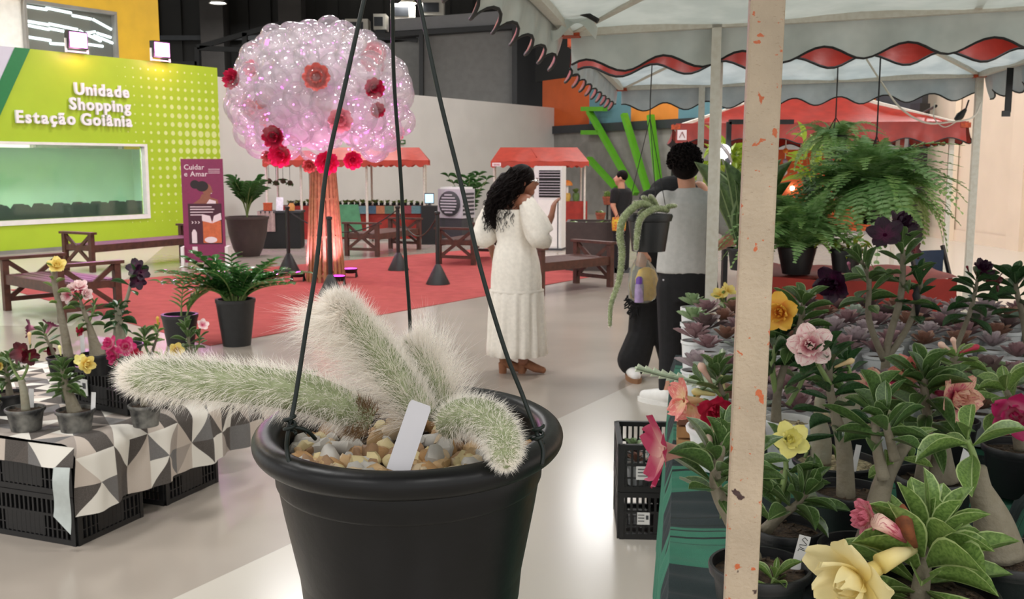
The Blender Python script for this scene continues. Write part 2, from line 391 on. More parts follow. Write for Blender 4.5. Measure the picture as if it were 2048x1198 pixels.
# open steel frame left of it
st = thing('steel_frame', 'dark open steel frame of the mezzanine above the grey wall', 'steel frame', (0, 0, 0))
for p, q in (((395, 95), (560, 48)), ((395, 95), (395, 190)), ((490, 66), (490, 160)), ((395, 128), (345, 128)), ((560, 48), (780, 72)), ((400, 96), (560, 104)), ((780, 72), (835, 80))):
    b = MB(); b.bar(at(*p, 39), at(*q, 39), .18, .18); b.build('beam', M['black_steel'], st, 0)
M['acw'] = mt('off_white_unit', 'c9c4b8', .5, noise=.05)
for k, (u, v, sx, lab) in enumerate(((716, 56, .9, 'boxy outdoor air unit with dark grille on the mezzanine roof beside the cables'), (762, 46, .5, 'narrow upright white unit standing on the mezzanine roof'), (806, 26, .9, 'long cream air duct end on the mezzanine roof'), (866, 18, .9, 'short cream air duct end on the mezzanine roof edge'))):
    p = at(u, v, 41); t = thing('air_unit', lab, 'air unit', (p.x, p.y, p.z - .3))
    b = MB(); b.box((0, 0, .3), (sx, .8, .6)); b.build('casing', M['acw'], t, 0)
    b = MB(); b.box((-.05, -.41, .3), (sx * .7, .04, .36)); b.build('grille', M['dark_steel'], t, 0)
    b = MB(); b.box((0, 0, -.1), (sx * .8, .6, .2)); b.build('stand', M['dark_steel'], t, 0)
# facade with green raking struts at the right
FA, FB = V((2.7, 33.6, 0)), V((9.15, 22.7, 0)); FD = (FB - FA).normalized(); FN = V((FD.y, -FD.x, 0))
if FN.y > 0: FN = -FN
def fq(bb, s0, s1, z0, z1, o0=0.0, o1=-.2):
    L = (FB - FA).length
    p = [FA + FD * (L * s) + FN * o + V((0, 0, z)) for o in (o0, o1) for s, z in ((s0, z0), (s1, z0), (s1, z1), (s0, z1))]
    bb.add(p, [(3, 2, 1, 0), (4, 5, 6, 7), (0, 1, 5, 4), (1, 2, 6, 5), (2, 3, 7, 6), (3, 0, 4, 7)])
rf = thing('wall_right', None, None); rf['kind'] = 'structure'
for nm, m, a in (('concrete_panel', 'concrete', (-.2, 1, 0, 2.75)), ('steel_beam', 'dark_steel', (-.3, 1, 2.72, 2.98, .12, -.2)), ('steel_post', 'black_steel', (.985, 1.005, 0, 3.0, .15, -.2)), ('steel_post', 'black_steel', (.33, .345, 0, 2.8, .12, -.1)), ('orange_fascia', 'orange', (-.25, -.02, 2.98, 4.6)), ('glass_band', 'teal', (-.02, .16, 2.98, 4.2)), ('light_orange_fascia', 'orange2', (.16, .34, 2.98, 3.6)), ('blue_grey_fascia', 'teal', (.34, .5, 2.98, 4.2)), ('orange_fascia', 'orange', (.5, .9, 2.98, 4.8)), ('dark_fascia', 'dark_steel', (.9, 1.0, 2.98, 5.2)), ('dark_fascia', 'corr', (-.3, 1.02, 4.6, 8, -.1, -.3))):
    b = MB(); fq(b, *a); b.build(nm, M[m], rf, 0)
# struts: fan of green steel seen at photo columns
for p, q in (((1178, 222), (1272, 388)), ((1248, 228), (1296, 384)), ((1301, 230), (1318, 372)), ((1178, 317), (1232, 376)), ((1166, 218), (1210, 218)), ((1166, 265), (1200, 265)), ((1740, 200), (1738, 330))):
    def onf(u, v):
        d = ray(u, v); o = V((0, 0, EYE)); pl = FA + FN * .3; t = (pl - o).dot(FN) / d.dot(FN); return o + d * t
    b = MB(); b.bar(onf(*p), onf(*q), .14, .2, FN); b.build('green_strut', M['gbar'], rf, 0)
# beige wall on the far right, with a shallow pilaster
b = MB(); b.add([(9.2, 30, 0), (9.95, 16, 0), (10.6, 4, 0), (9.2, 30, 10.5), (9.95, 16, 10.5), (10.6, 4, 10.5)], [(0, 1, 4, 3), (1, 2, 5, 4)])
wr = struct(b, 'wall_beige', M['beige'], 0)
b = MB()
for u, wd_ in ((1898, .3), (2044, .5)):
    p = at(u, 420, 21.6); x = 9.2 + (30 - p.y) / 14 * .75; b.box((9.6 - .05 if u < 2000 else 9.72, 21.9 if u < 2000 else 19.3, 5), (.12, wd_, 10))
struct(b, 'pilaster', M['beige'], 0, wr)
b = MB(); b.add([(9.17, 30, 0), (9.92, 16, 0), (10.57, 4, 0), (9.17, 30, .25), (9.92, 16, .25), (10.57, 4, .25)], [(0, 1, 4, 3), (1, 2, 5, 4)]); struct(b, 'baseboard_right', M['beige'], 0)
# red carpet
b = MB(); cp = [fl(420, 692), fl(1182, 554), fl(985, 496), fl(20, 580)]
b.add([p + V((0, 0, .001)) for p in cp] + [p + V((0, 0, .006)) for p in cp], [(4, 5, 6, 7), (0, 1, 5, 4), (1, 2, 6, 5), (2, 3, 7, 6), (3, 0, 4, 7)])
one(b, 'carpet', M['carpet'], 'large red carpet laid on the polished floor under the balloon tree', 'carpet', smooth=0)
# high-bay lamps
lampb = MB(); lampb.lathe([(.06, .45), (.1, .4), (.12, .25), (.34, .02), (.36, 0), (.33, 0), (.1, .22)], 16)
housing = lampb.mesh('housing', M['acw']); lb = MB(); lb.disc((0, 0, .03), .3, 16); glow = lb.mesh('diffuser', M['lamp'])
rb = MB(); rb.tube([(0, 0, .44), (0, 0, 2.49)], .015, 5); rod = rb.mesh('rod', M['dark_steel'])
ld = bpy.data.lights.new('high_bay', 'AREA'); ld.shape = 'DISK'; ld.size = 1.5; ld.energy = LAMP_W; ld.color = (1, .985, .96)
for k, (x, y, ln) in enumerate(LAMPS):
    off = '_offscreen' if ln.endswith('_offscreen') else ''
    t = thing('high_bay_lamp' + off, 'round white high bay lamp hanging from the hall roof', 'lamp', (x, y, 8.0), 0, 'high bay lamps under the hall roof')
    put(housing, 'housing', t); put(glow, 'diffuser' + off, t); put(rod, 'rod', t)
    put(ld, ln, t, Matrix.Translation((0, 0, -.05)))
# pink floodlights on top of the facade
for u, lab in ((176, 'square pink floodlight on the facade above the word Unidade'), (337, 'square pink floodlight on the facade corner near the yellow wall')):
    s = wall_s(u); t = thing('floodlight', lab, 'floodlight', wallpt(s, .1, HT), WROT)
    b = MB(); b.box((0, 0, .24), (.42, .12, .34)); b.build('housing', M['black'], t, 0)
    b = MB(); b.box((0, -.065, .24), (.36, .02, .28)); b.build('lens', M['pinkglow'], t, 0)
    b = MB(); b.bar((-.23, 0, 0), (-.23, 0, .26), .02, .04); b.bar((.23, 0, 0), (.23, 0, .26), .02, .04); b.bar((-.23, 0, .02), (.23, 0, .02), .04, .02); b.build('bracket', M['white'], t, 0)
    sp = bpy.data.lights.new('flood_beam', 'SPOT'); sp.energy = 260; sp.color = (1, .25, .95); sp.spot_size = 2.2; sp.shadow_soft_size = .15
    put(sp, 'flood_beam', t, aim((0, -.1, .24), (0, -1, -.5)) @ Matrix.Rotation(-pi / 2, 4, 'X') @ Matrix.Rotation(pi, 4, 'X'))
    pt = bpy.data.lights.new('flood_spill', 'POINT'); pt.energy = 10; pt.color = (1, .35, .6); pt.shadow_soft_size = .1; put(pt, 'flood_spill', t, Matrix.Translation((0, -.2, .1)))
# ================================================================ middle of the hall
M['wood'] = mt('dark_stained_wood', '4d2c22', .5, noise=.25, ns=14)
M['wood_top'] = M['wood']
M['slat'] = mt('light_wood_slat', '9a6b45', .6, noise=.2, ns=18)
M['stone'] = mt('black_pot_plastic', '1b1c1d', .45, noise=.15, ns=25, bump=.1, bs=300)
M['brownpot'] = mt('brown_planter_plastic', '3d312e', .6, noise=.1, ns=10)
M['soil'] = mt('dark_soil', '4a3a2b', .95, noise=.5, ns=90, bump=1, bs=250)
M['chair'] = mt('black_chair_fabric', '111213', .6, noise=.2, ns=20)
# ---- black chairs stacked in rows behind the shop window
cb = MB(); cb.grid(lambda u, v: V(((u - .5) * .4 * (1 - .55 * max(0, v - .55) ** 2 / .2), -.02 + .08 * v * v, .42 + .42 * v)), 6, 6)
cb.grid(lambda u, v: V(((u - .5) * .4 * (1 - .55 * max(0, v - .55) ** 2 / .2), .03 + .08 * v * v, .42 + .42 * v)), 6, 6); cback = cb.mesh('backrest', M['chair'])
cb = MB(); cb.box((0, -.22, .42), (.39, .42, .07)); cseat = cb.mesh('seat', M['chair'])
cb = MB(); cb.bar((0, 0, 0), (0, 0, .42), .03, .03); cleg = cb.mesh('leg', M['black_steel'])
for k in range(18):
    row, cl_ = k % 2, k // 2
    t = thing('stacking_chair', 'black padded stacking chair in the row behind the shop window', 'chair', wallpt(wall_s(30) + cl_ * .44 + row * .22, -.9 - .55 * row, .02), WROT + .04 * ((k * 7) % 5 - 2), 'black chairs behind the shop window')
    put(cback, 'backrest', t, Matrix.Translation((0, .0, 0))); put(cseat, 'seat', t)
    for x in (-.17, .17):
        for y in (-.4, -.04): put(cleg, 'leg', t, Matrix.Translation((x, y, 0)))
# ---- benches
def bench(label, p0, p1, p2):
    """p0 = near leg of one end, p1 = other leg of that end, p2 = matching leg of the far end (floor points)"""
    ex = (p2 - p0); L = ex.length; rz = math.atan2(ex.y, ex.x); D = .62
    side = 1 if ex.cross(p1 - p0).z > 0 else -1
    t = thing('garden_bench', label, 'bench', p0, rz, 'dark wooden benches around the carpet')
    for y in range(6):
        b = MB(); b.box((L / 2, side * (.05 + y * .104), .405), (L - .06, .09, .025)); b.build('seat_plank', M['wood_top'], t, 0)
    for x in (0, L):
        for y in (0, D * side):
            b = MB(); b.box((x, y, .29), (.07, .07, .58)); b.build('leg', M['wood'], t, 0)
        b = MB(); b.box((x, D * side / 2, .6), (.11, D + .14, .035)); b.build('armrest', M['wood_top'], t, 0)
        for q in ((.14, .56), (.56, .14)):
            b = MB(); b.bar((x, .03 * side, q[0]), (x, (D - .03) * side, q[1]), .05, .03, (1, 0, 0)); b.build('cross_brace', M['wood'], t, 0)
        b = MB(); b.box((x, D * side / 2, .13), (.04, D, .05)); b.build('stretcher', M['wood'], t, 0)
        b = MB(); b.box((x, D * side / 2, .37), (.04, D, .08)); b.build('end_rail', M['wood'], t, 0)
    for y in (0, D * side):
        b = MB(); b.box((L / 2, y, .36), (L, .035, .11)); b.build('apron', M['wood'], t, 0)
    return t
bench('dark wooden bench standing closest to the table with the grey patterned cloth', fl(125, 646), fl(240, 632), fl(15, 621))
bench('dark wooden bench half hidden behind the purple banner', fl(186, 545), fl(214, 533), fl(415, 520))
bench('dark wooden bench in front of the red clothed back stall', fl(755, 514), fl(720, 512), fl(838, 499))
bench('dark wooden bench between the air cooler and the woman in white', fl(947, 531), fl(905, 527), fl(1010, 516))
bench('dark wooden bench in front of the brown box planter', fl(1220, 574), fl(1150, 567), V((.37, 12.57, 0)))
# ---- planters
def pot(t, r0, r1, h, m, rim=.02, name='pot'):
    b = MB(); b.lathe([(0, 0), (r1, 0), (lerp(r1, r0, .5) * 1.02, h * .5), (r0, h - .03), (r0 + rim * .3, h - .03), (r0 + rim * .3, h), (r0 - rim, h), (r0 - rim, h - .08)], 28); b.build(name, m, t)
    b = MB(); b.disc((0, 0, h - .07), r0 - rim * .9, 24); b.build('soil', M['soil'], t)
def leafmat(name, c, c2, mid, rough=.35, edge=None, tr=.18, mw=.03):
    def f(n, tc, src):
        sep = n.add('ShaderNodeSeparateXYZ'); n.link(tc.outputs['UV'], sep.inputs[0])
        d = n.math('ABSOLUTE', n.math('SUBTRACT', sep.outputs[0], .5))
        o = n.mix(n.math('LESS_THAN', d, mw), src, lin(mid))
        if edge: o = n.mix(n.math('GREATER_THAN', d, .455), o, lin(edge))
        return o
    return mt(name, c, rough, c2=c2, ns=25, trans=tr, uvfn=f)
M['leaf'] = leafmat('adenium_leaf', '3f5a2e', '55713d', '8fa46f', .28, '8a9f70')
M['leaf_light'] = leafmat('young_adenium_leaf', '5c7a3a', '7a9650', 'b2c486', .3, 'a9bb80')
M['leaf_dark'] = leafmat('dark_adenium_leaf', '2c4a2b', '3d5c36', '6f8a60', .25)
M['zz'] = leafmat('glossy_green_leaf', '2c5629', '47793b', '5a8a48', .2)
M['fern'] = mt('fern_green', '6d9f52', .45, c2='a2c486', ns=20, trans=.25)
M['fern2'] = mt('pale_fern_green', '7fae55', .45, c2='abc97e', ns=20, trans=.25)
M['stem'] = mt('green_stem', '6c8148', .5, noise=.2, ns=30)
def leafmesh(name, m, w_=.3, tip=.75, fold=.12, curl=.12, nu=4, nv=7, point=.0):
    def f(u, v):
        sh = (math.sin(pi * min(1, v ** tip)) ** .75) if v < 1 else 0
        sh = max(sh * (1 - point * v), .03 if v < .1 else 0)
        x = (u - .5) * w_ * sh
        return V((x, v, abs(u - .5) * fold * sh * 2 - curl * v * v + curl * .4 * v))
    b = MB(); b.grid(f, nu, nv); return b.mesh(name, m, 180)
def zz_frond(n=9, L=.5):
    b = MB(); path = [V((0, L * t * .35 + L * .5 * t * t, L * (t - .35 * t * t))) for t in (i / 10 for i in range(11))]
    return path
zzl = leafmesh('leaf', M['zz'], .6, .9, .1, .2)
t = thing('potted_zz_plant', 'glossy dark green zz plant in a tall black pot at the carpet corner', 'potted plant', fl(474, 690))
pot(t, .175, .125, .43, M['stone'], .02)
def zz_stems(t, n, L0, L1, z0, lean=1.0, lm=None, step=.05, ls=.095, rr=.08):
    for i in range(n):
        a = 2 * pi * i / n * 1.618 * 2 + R.random(); L = R.uniform(L0, L1); ln = R.uniform(.25, 1.0) * lean
        c = V((math.cos(a), math.sin(a), 0)); p0 = c * R.uniform(.02, rr) + V((0, 0, z0))
        path = [p0 + c * (ln * L * (.3 * x + .6 * x * x)) + V((0, 0, L * (x - .38 * ln * x * x))) for x in (j / 9 for j in range(10))]
        b = MB(); b.tube(path, [lerp(.009, .003, j / 9) for j in range(10)], 5); st_ = b.build('stem', M['stem'], t)
        for j in range(2, 10):
            d = (path[j] - path[j - 1]).normalized(); sd = d.cross(V((0, 0, 1)))
            if sd.length < .05: sd = V((1, 0, 0))
            sd.normalize()
            for sg_ in (-1, 1):
                put(lm or zzl, 'leaf', st_, aim(path[j], d * .55 + sd * sg_ * .8 + V((0, 0, .15)), (0, 0, 1), ls * R.uniform(.8, 1.15)))
zz_stems(t, 30, .36, .62, .37, 1.35, ls=.125)
t = thing('potted_palm_seedling', 'low black pot holding a thin young palm next to the zz plant', 'potted plant', fl(362, 690))
pot(t, .16, .12, .29, M['stone'], .02)
zz_stems(t, 3, .3, .42, .24, .9, leafmesh('leaf', M['leaf_light'], .22, .8, .1, .25), ls=.14)
# tall palm in the big brown bowl planter
t = thing('potted_palm', 'young palm in a big round brown planter beside the left back stall', 'potted plant', fl(497, 512))
b = MB(); b.lathe([(0, 0), (.2, 0), (.27, .15), (.34, .42), (.37, .66), (.39, .68), (.39, .72), (.35, .72), (.34, .64)], 28); b.build('pot', M['brownpot'], t)
b = MB(); b.disc((0, 0, .66), .345); b.build('soil', M['soil'], t)
palml = leafmesh('leaf', M['zz'], .1, .9, .3, .3, 2, 6)
for i in range(13):
    a = i * 2.4; L = R.uniform(.5, .85); c = V((math.cos(a), math.sin(a), 0)); ln = R.uniform(.2, .75)
    path = [V((0, 0, .65)) + c * (ln * L * (.2 * x + .5 * x * x)) + V((0, 0, L * (x - .4 * ln * x * x))) for x in (j / 8 for j in range(9))]
    b = MB(); b.tube(path, .008, 4); st_ = b.build('stem', M['stem'], t)
    for j in range(4, 9):
        d = (path[j] - path[j - 1]).normalized(); sd = d.cross(V((0, 0, 1))).normalized()
        for sg_ in (-1, 1): put(palml, 'leaf', st_, aim(path[j], d + sd * sg_ * .7, (0, 0, 1), .26))
# leafy plants behind the cooler
t = thing('leafy_plant', 'feathery green plant in a dark pot behind the air cooler', 'potted plant', (-.98, 22.6, 0))
pot(t, .2, .14, .35, M['brownpot']); 
for i in range(16):
    a = i * 2.4; L = R.uniform(.6, 1.15); c = V((math.cos(a), math.sin(a), 0)); ln = R.uniform(.1, .5)
    path = [V((0, 0, .3)) + c * (ln * L * x * x) + V((0, 0, L * x)) for x in (j / 7 for j in range(8))]
    b = MB(); b.tube(path, .008, 4); st_ = b.build('stem', M['stem'], t)
    for j in range(3, 8):
        for sg_ in (-1, 1): put(palml, 'leaf', st_, aim(path[j], V((sg_ * .8, R.uniform(-.4, .4), .5)), (0, 0, 1), .2))
# ---- balloon tree
tb = fl(652, 562) + V((0, 0, .006)); TC = V((0, 0, 2.5))
t = thing('balloon_tree', 'tree sculpture of clear balloons with pink flowers on a slatted wooden trunk', 'sculpture', tb)
ns_ = 22
for i in range(ns_):
    a = 2 * pi * i / ns_
    b = MB(); c = V((math.cos(a), math.sin(a), 0)); b.bar(c * .27, c * .17 + V((0, 0, 1.6)), .04, .018, c); b.build('trunk_slat', M['slat'], t, 0)
for z, r in ((.08, .25), (.62, .225), (1.15, .19), (1.55, .16)):
    b = MB(); b.lathe([(r, z), (r + .012, z), (r + .012, z + .03), (r, z + .03), (r, z)], 24); b.build('trunk_hoop', M['slat'], t)
def balloon(name, milk, tint, rim):
    m = bpy.data.materials.new(name); m.use_nodes = True; n = N(m)
    tr = n.add('ShaderNodeBsdfTransparent'); g = n.add('ShaderNodeBsdfGlossy'); g.inputs['Roughness'].default_value = .04
    d = n.add('ShaderNodeBsdfTranslucent'); d2 = n.add('ShaderNodeBsdfDiffuse')
    d.inputs[0].default_value = lin(tint); d2.inputs[0].default_value = lin(tint)
    dd = n.add('ShaderNodeMixShader'); dd.inputs[0].default_value = .5; n.link(d.outputs[0], dd.inputs[1]); n.link(d2.outputs[0], dd.inputs[2])
    lw = n.add('ShaderNodeLayerWeight'); lw.inputs[0].default_value = .25
    m1 = n.add('ShaderNodeMixShader'); n.link(tr.outputs[0], m1.inputs[1]); n.link(dd.outputs[0], m1.inputs[2])
    fac_ = n.math('ADD', n.math('MULTIPLY', n.math('POWER', lw.outputs['Facing'], 4.0), rim), milk); n.link(fac_, m1.inputs[0])
    m2 = n.add('ShaderNodeMixShader'); n.link(n.math('ADD', n.math('MULTIPLY', lw.outputs['Fresnel'], .6), .03), m2.inputs[0]); n.link(m1.outputs[0], m2.inputs[1]); n.link(g.outputs[0], m2.inputs[2])
    n.link(m2.outputs[0], n.n['Material Output'].inputs[0]); return m
M['balloon'] = balloon('clear_balloon', .13, 'fffafd', .85)
M['balloon_in'] = balloon('milky_balloon', .55, 'fffafd', .4)
bo = MB(); bo.ball((0, 0, 0), 1, 20, 14)
bm1 = bo.mesh('balloon', M['balloon'], 180); bm2 = bo.mesh('balloon', M['balloon_in'], 180)
spots = []
def crown(c):                                # dome: flattened ball, cut low
    return c
n1 = 120
for i in range(n1):
    zz = 1 - 1.72 * (i + .5) / n1; a = i * 2.39996; rr = math.sqrt(max(0, 1 - zz * zz))
    p = V((1.1 * rr * math.cos(a), 1.1 * rr * math.sin(a), .88 * zz + (.08 if zz > 0 else 0)))
    p *= R.uniform(.93, 1.06); spots.append((p, R.choice((.15, .175, .2, .225, .26)), 0))
for i in range(60):
    zz = 1 - 1.75 * (i + .5) / 60; a = i * 2.39996 + 1; rr = math.sqrt(max(0, 1 - zz * zz))
    spots.append((V((.78 * rr * math.cos(a), .78 * rr * math.sin(a), .6 * zz)), R.uniform(.16, .24), 1))
for (p, r, k) in spots:
    put(bm2 if k else bm1, 'balloon', t, Matrix.Translation(p + TC) @ Matrix.Rotation(R.random() * 6, 4, 'X') @ Matrix.Diagonal((r, r, r * 1.08, 1)))
# tiny magenta fairy lights wound through the balloons
b = MB()
for i in range(170):
    zz = R.uniform(-.8, 1); a = R.random() * 2 * pi; rr = math.sqrt(max(0, 1 - zz * zz)) * R.uniform(.75, 1.2)
    b.ball(V((1.08 * rr * math.cos(a), 1.08 * rr * math.sin(a), .85 * zz)) + TC, .011, 5, 4)
o = b.build('fairy_lights', mt('fairy_light', 'ff5cf2', .4, noise=0, es=5), t); o['kind'] = 'stuff'
def petalmesh(name, m, ruff=.1, w_=.8, cup=.25, nu=6, nv=6):
    def f(u, v):
        wv = math.sin(pi * min(.93, v * .8 + .13)) ** .7
        x = (u - .5) * w_ * wv
        return V((x, v, cup * v * v + ruff * v * v * math.sin(u * 9.4 + 1) + .12 * abs(u - .5)))
    b = MB(); b.grid(f, nu, nv); return b.mesh(name, m, 180)
paper = {k: mt('paper_petal_' + k, c, .8, noise=.1, trans=.3) for k, c in dict(red='b3153f', coral='cf6a62', pink='ee93a4', hot='e81f63').items()}
pmesh = {k: petalmesh('petal', m, .1, .8, .45) for k, m in paper.items()}
core = {k: (lambda b: (b.ball((0, 0, .1), .28, 8, 6), b)[1])(MB()).mesh('flower', m) for k, m in paper.items()}
for u, v, kd, sz in ((472, 160, 'red', .17), (635, 157, 'coral', .22), (745, 178, 'red', .17), (752, 220, 'red', .13), (650, 208, 'coral', .15), (553, 272, 'red', .19), (566, 308, 'hot', .2), (655, 322, 'hot', .2), (704, 318, 'hot', .16), (510, 140, 'pink', .15), (740, 108, 'pink', .17), (735, 128, 'pink', .15), (533, 205, 'coral', .14), (536, 236, 'coral', .14), (680, 240, 'pink', .2), (790, 265, 'pink', .14), (600, 180, 'coral', .12), (540, 312, 'coral', .12), (505, 215, 'pink', .14), (620, 330, 'coral', .12)):
    p = at(u, v, tb.y - 1.0); rel = p - tb - TC; k = 1.2 / max(.3, V((rel.x / 1.1, rel.y / 1.1, rel.z / .9)).length)
    rad = V((rel.x, 0, rel.z)).length; yy = -math.sqrt(max(.0, 1.32 - rad * rad)) - .02 + (.45 if kd in ('pink', 'coral') and sz < .2 else 0)
    q = at(u, v, tb.y + yy) - tb; d = V((rel.x * .5, -1, rel.z * .3)).normalized()
    o = put(core[kd], 'flower', t, aim(q, V((0, 0, 1)), -d, sz) @ Matrix.Rotation(pi, 4, 'Y') if False else Matrix.Translation(q) @ d.to_track_quat('Z', 'Y').to_matrix().to_4x4() @ Matrix.Diagonal((sz, sz, sz, 1)))
    for ring, (cnt, el, s_) in enumerate(((8, .25, .95), (6, .7, .75), (4, 1.1, .5))):
        for j in range(cnt):
            a = 2 * pi * j / cnt + ring * .4
            put(pmesh[kd], 'petal', o, Matrix.Rotation(a, 4, 'Z') @ Matrix.Rotation(el, 4, 'X') @ Matrix.Diagonal((s_, s_, s_, 1)))
# magenta up-lights round the trunk
for u, v, lab in ((596, 563, 'magenta disc uplight on the carpet left of the slatted trunk by the stanchion'), (676, 571, 'magenta disc uplight on the carpet in front of the slatted trunk'), (701, 555, 'magenta disc uplight on the carpet behind the slatted trunk')):
    p = fl(u, v) + V((0, 0, .006)); tt = thing('uplight', lab, 'uplight', p)
    b = MB(); b.lathe([(0, .06), (.07, .06), (.1, .09), (.108, .125), (.1, .13), (.095, .127)], 20); b.build('housing', M['black'], tt)
    b = MB(); b.disc((0, 0, .128), .097, 20); b.build('lens', M['magglow'], tt)
    for s_ in (-1, 1):
        b = MB(); b.tube([(s_ * .09, -.06, 0), (s_ * .085, -.02, .08), (s_ * .085, .02, .08), (s_ * .09, .06, 0)], .012, 5); b.build('foot_bracket', M['black'], tt)
    sp = bpy.data.lights.new('uplight_beam', 'SPOT'); sp.energy = 85; sp.color = (1, .42, .8); sp.spot_size = 1.9; sp.shadow_soft_size = .1
    tgt = tb + TC - p; put(sp, 'uplight_beam', tt, Matrix.Translation((0, 0, .2)) @ (-tgt).to_track_quat('Z', 'Y').to_matrix().to_4x4())
# ---- stanchions with cone feet, and the ropes between them
stp = {}
for k, (u, v, lab) in enumerate(((662, 594, 'black stanchion in front of the balloon tree trunk'), (578, 543, 'black stanchion between the palm planter and the balloon tree'), (797, 541, 'black stanchion in front of the bench at the back stall'), (876, 569, 'black stanchion standing alone on the carpet beside the woman'))):
    p = fl(u, v) + V((0, 0, .006)); stp[k] = p; tt = thing('stanchion', lab, 'stanchion', p)
    b = MB(); b.lathe([(0, 0), (.165, 0), (.165, .015), (.045, .26), (.03, .28)], 20); b.build('cone_base', M['stone'], tt)
    b = MB(); b.tube([(0, 0, .26), (0, 0, .98)], .03, 10); b.build('pole', M['black'], tt)
    b = MB(); b.lathe([(.03, .96), (.04, .97), (.04, 1.0), (0, 1.01)], 12); b.build('cap', M['black'], tt)
for a_, c_, lab in ((1, 2, 'thin black rope slung behind the balloon tree trunk'), (2, 3, 'thin black rope slung in front of the back bench')):
    p, q = stp[a_] + V((0, 0, .95)), stp[c_] + V((0, 0, .95))
    b = MB(); b.tube([lerp(p, q, x) - V((0, 0, .35 * 4 * x * (1 - x))) for x in (i / 14 for i in range(15))], .01, 5)
    one(b, 'rope', M['black'], lab, 'rope')
# ---- roll-up banner
bp = fl(412, 532); t = thing('standing_banner', 'tall plum coloured advertising banner with a smiling woman and gift box', 'banner', bp, .12)
M['plum'] = mt('plum_print', '842a55', .5, noise=.04); M['plum2'] = mt('dark_plum_print', '42162a', .5, noise=.04); M['print_white'] = mt('white_print', 'e6d8dc', .5, noise=.02); M['print_orange'] = mt('orange_print', 'c9683c', .5, noise=.1, ns=20); M['print_skin'] = mt('brown_print', '8f5a47', .5, noise=.05); M['print_black'] = mt('black_print', '1d1416', .5, noise=.05)
b = MB(); b.box((0, 0, .9), (.66, .02, 1.68)); b.build('panel', M['plum'], t, 0)
b = MB(); b.box((.02, -.012, .69), (.53, .006, .66)); b.build('dark_print_panel', M['plum2'], t, 0)
for txt, z, x in (('Cuidar', 1.57, -.28), ('e Amar', 1.46, -.28)):
    ls, wd_ = glyphs(txt, .115, M['print_white'], t, .002, .001)
    for o in ls: o.matrix_basis = Matrix.Translation((x, -.013, z)) @ o.matrix_basis
def flat(name, m, pts, y, par=None):
    b = MB(); b.add([(x, y, z) for x, z in pts], [tuple(range(len(pts)))]); return b.build(name, M[m], par or t, 0)
def ell(cx, cz, rx, rz, n=18): return [(cx + rx * math.cos(2 * pi * i / n), cz + rz * math.sin(2 * pi * i / n)) for i in range(n)]
flat('shoulder_print', 'print_skin', [(-.16, 1.02), (.24, 1.02), (.23, 1.08), (.12, 1.12), (.1, 1.17), (-.02, 1.17), (-.05, 1.1)], -.0112)
flat('dress_print', 'print_white', [(.05, 1.02), (.2, 1.02), (.2, 1.06), (.1, 1.09)], -.0116)
flat('face_print', 'print_skin', ell(.07, 1.24, .075, .1) , -.012)
flat('nose_print', 'print_skin', [(.13, 1.26), (.165, 1.21), (.135, 1.2)], -.0121)
flat('hair_print', 'print_black', ell(-.01, 1.3, .1, .085), -.0125); flat('bun_print', 'print_black', ell(-.12, 1.33, .075, .07), -.0126)
flat('smile_print', 'print_white', [(.115, 1.185), (.145, 1.195), (.14, 1.178)], -.0128)
for z, w_ in ((.96, .34), (.92, .38), (.875, .36), (.83, .2)): flat('text_line_print', 'print_white', [(-.21, z), (-.21 + w_, z), (-.21 + w_, z + .014), (-.21, z + .014)], -.0165)
for z in (1.57, 1.54, 1.51): flat('text_line_print', 'print_white', [(.1, z), (.28, z), (.28, z + .008), (.1, z + .008)], -.0125)
for k in range(3): flat('chevron_print', 'print_white', [(-.2 + k * .05, .735), (-.185 + k * .05, .735), (-.165 + k * .05, .715), (-.185 + k * .05, .695), (-.2 + k * .05, .695), (-.18 + k * .05, .715)], -.0165)
flat('gift_box_print', 'print_orange', [(-.02, .38), (.27, .38), (.27, .74), (-.02, .74)], -.0165)
flat('bow_print', 'print_white', [(-.03, .85), (.1, .82), (.13, .7), (-.03, .74)], -.017); flat('bow_print', 'print_white', [(.13, .7), (.16, .82), (.27, .87), (.28, .76)], -.0171)
flat('soap_print', 'print_white', ell(.1, .43, .1, .05), -.0175); flat('bottle_print', 'print_white', [(-.2, .38), (-.12, .38), (-.12, .55), (-.145, .6), (-.175, .6), (-.2, .55)], -.0165); flat('logo_print', 'print_white', [(-.2, .22), (-.12, .22), (-.12, .32), (-.2, .32)], -.0125)
for s_ in (-1, 1):
    b = MB(); b.box((s_ * .35, .06, .16), (.05, .3, .32)); b.build('foot', M['white'], t, 0)
# ---- air cooler and tower air conditioner
M['silver'] = mt('silver_plastic', 'b8b3bb', .35, noise=.04); M['lav'] = mt('lavender_grey_plastic', 'a79eb3', .4, noise=.04); M['dgrey'] = mt('dark_grey_plastic', '3a3b3f', .5, noise=.06); M['wplast'] = mt('white_plastic', 'dddcdb', .4, noise=.03)
t = thing('air_cooler', 'grey portable air cooler with round louvred front in front of the grey wall', 'air cooler', (-1.2, 21.7, 0), -.55)
b = MB(); b.box((0, 0, .82), (.62, .5, .62)); b.build('body', M['silver'], t, 0)
b = MB(); b.box((0, 0, .3), (.58, .46, .46)); b.build('water_tank', M['dgrey'], t, 0)
b = MB(); b.lathe([(.27, 0), (.27, .03), (.22, .05), (.0, .05)], 24); o = b.build('louvre_ring', M['dgrey'], t); o.matrix_basis = Matrix.Translation((-.0, -.25, .82)) @ Matrix.Rotation(pi / 2, 4, 'X')
for k in range(7):
    z = .82 + (k - 3) * .062; hw = math.sqrt(max(.001, .21 ** 2 - ((k - 3) * .062) ** 2)); b = MB(); b.box((0, -.305, z), (hw * 2, .02, .03)); b.build('louvre', M['silver'], t, 0)
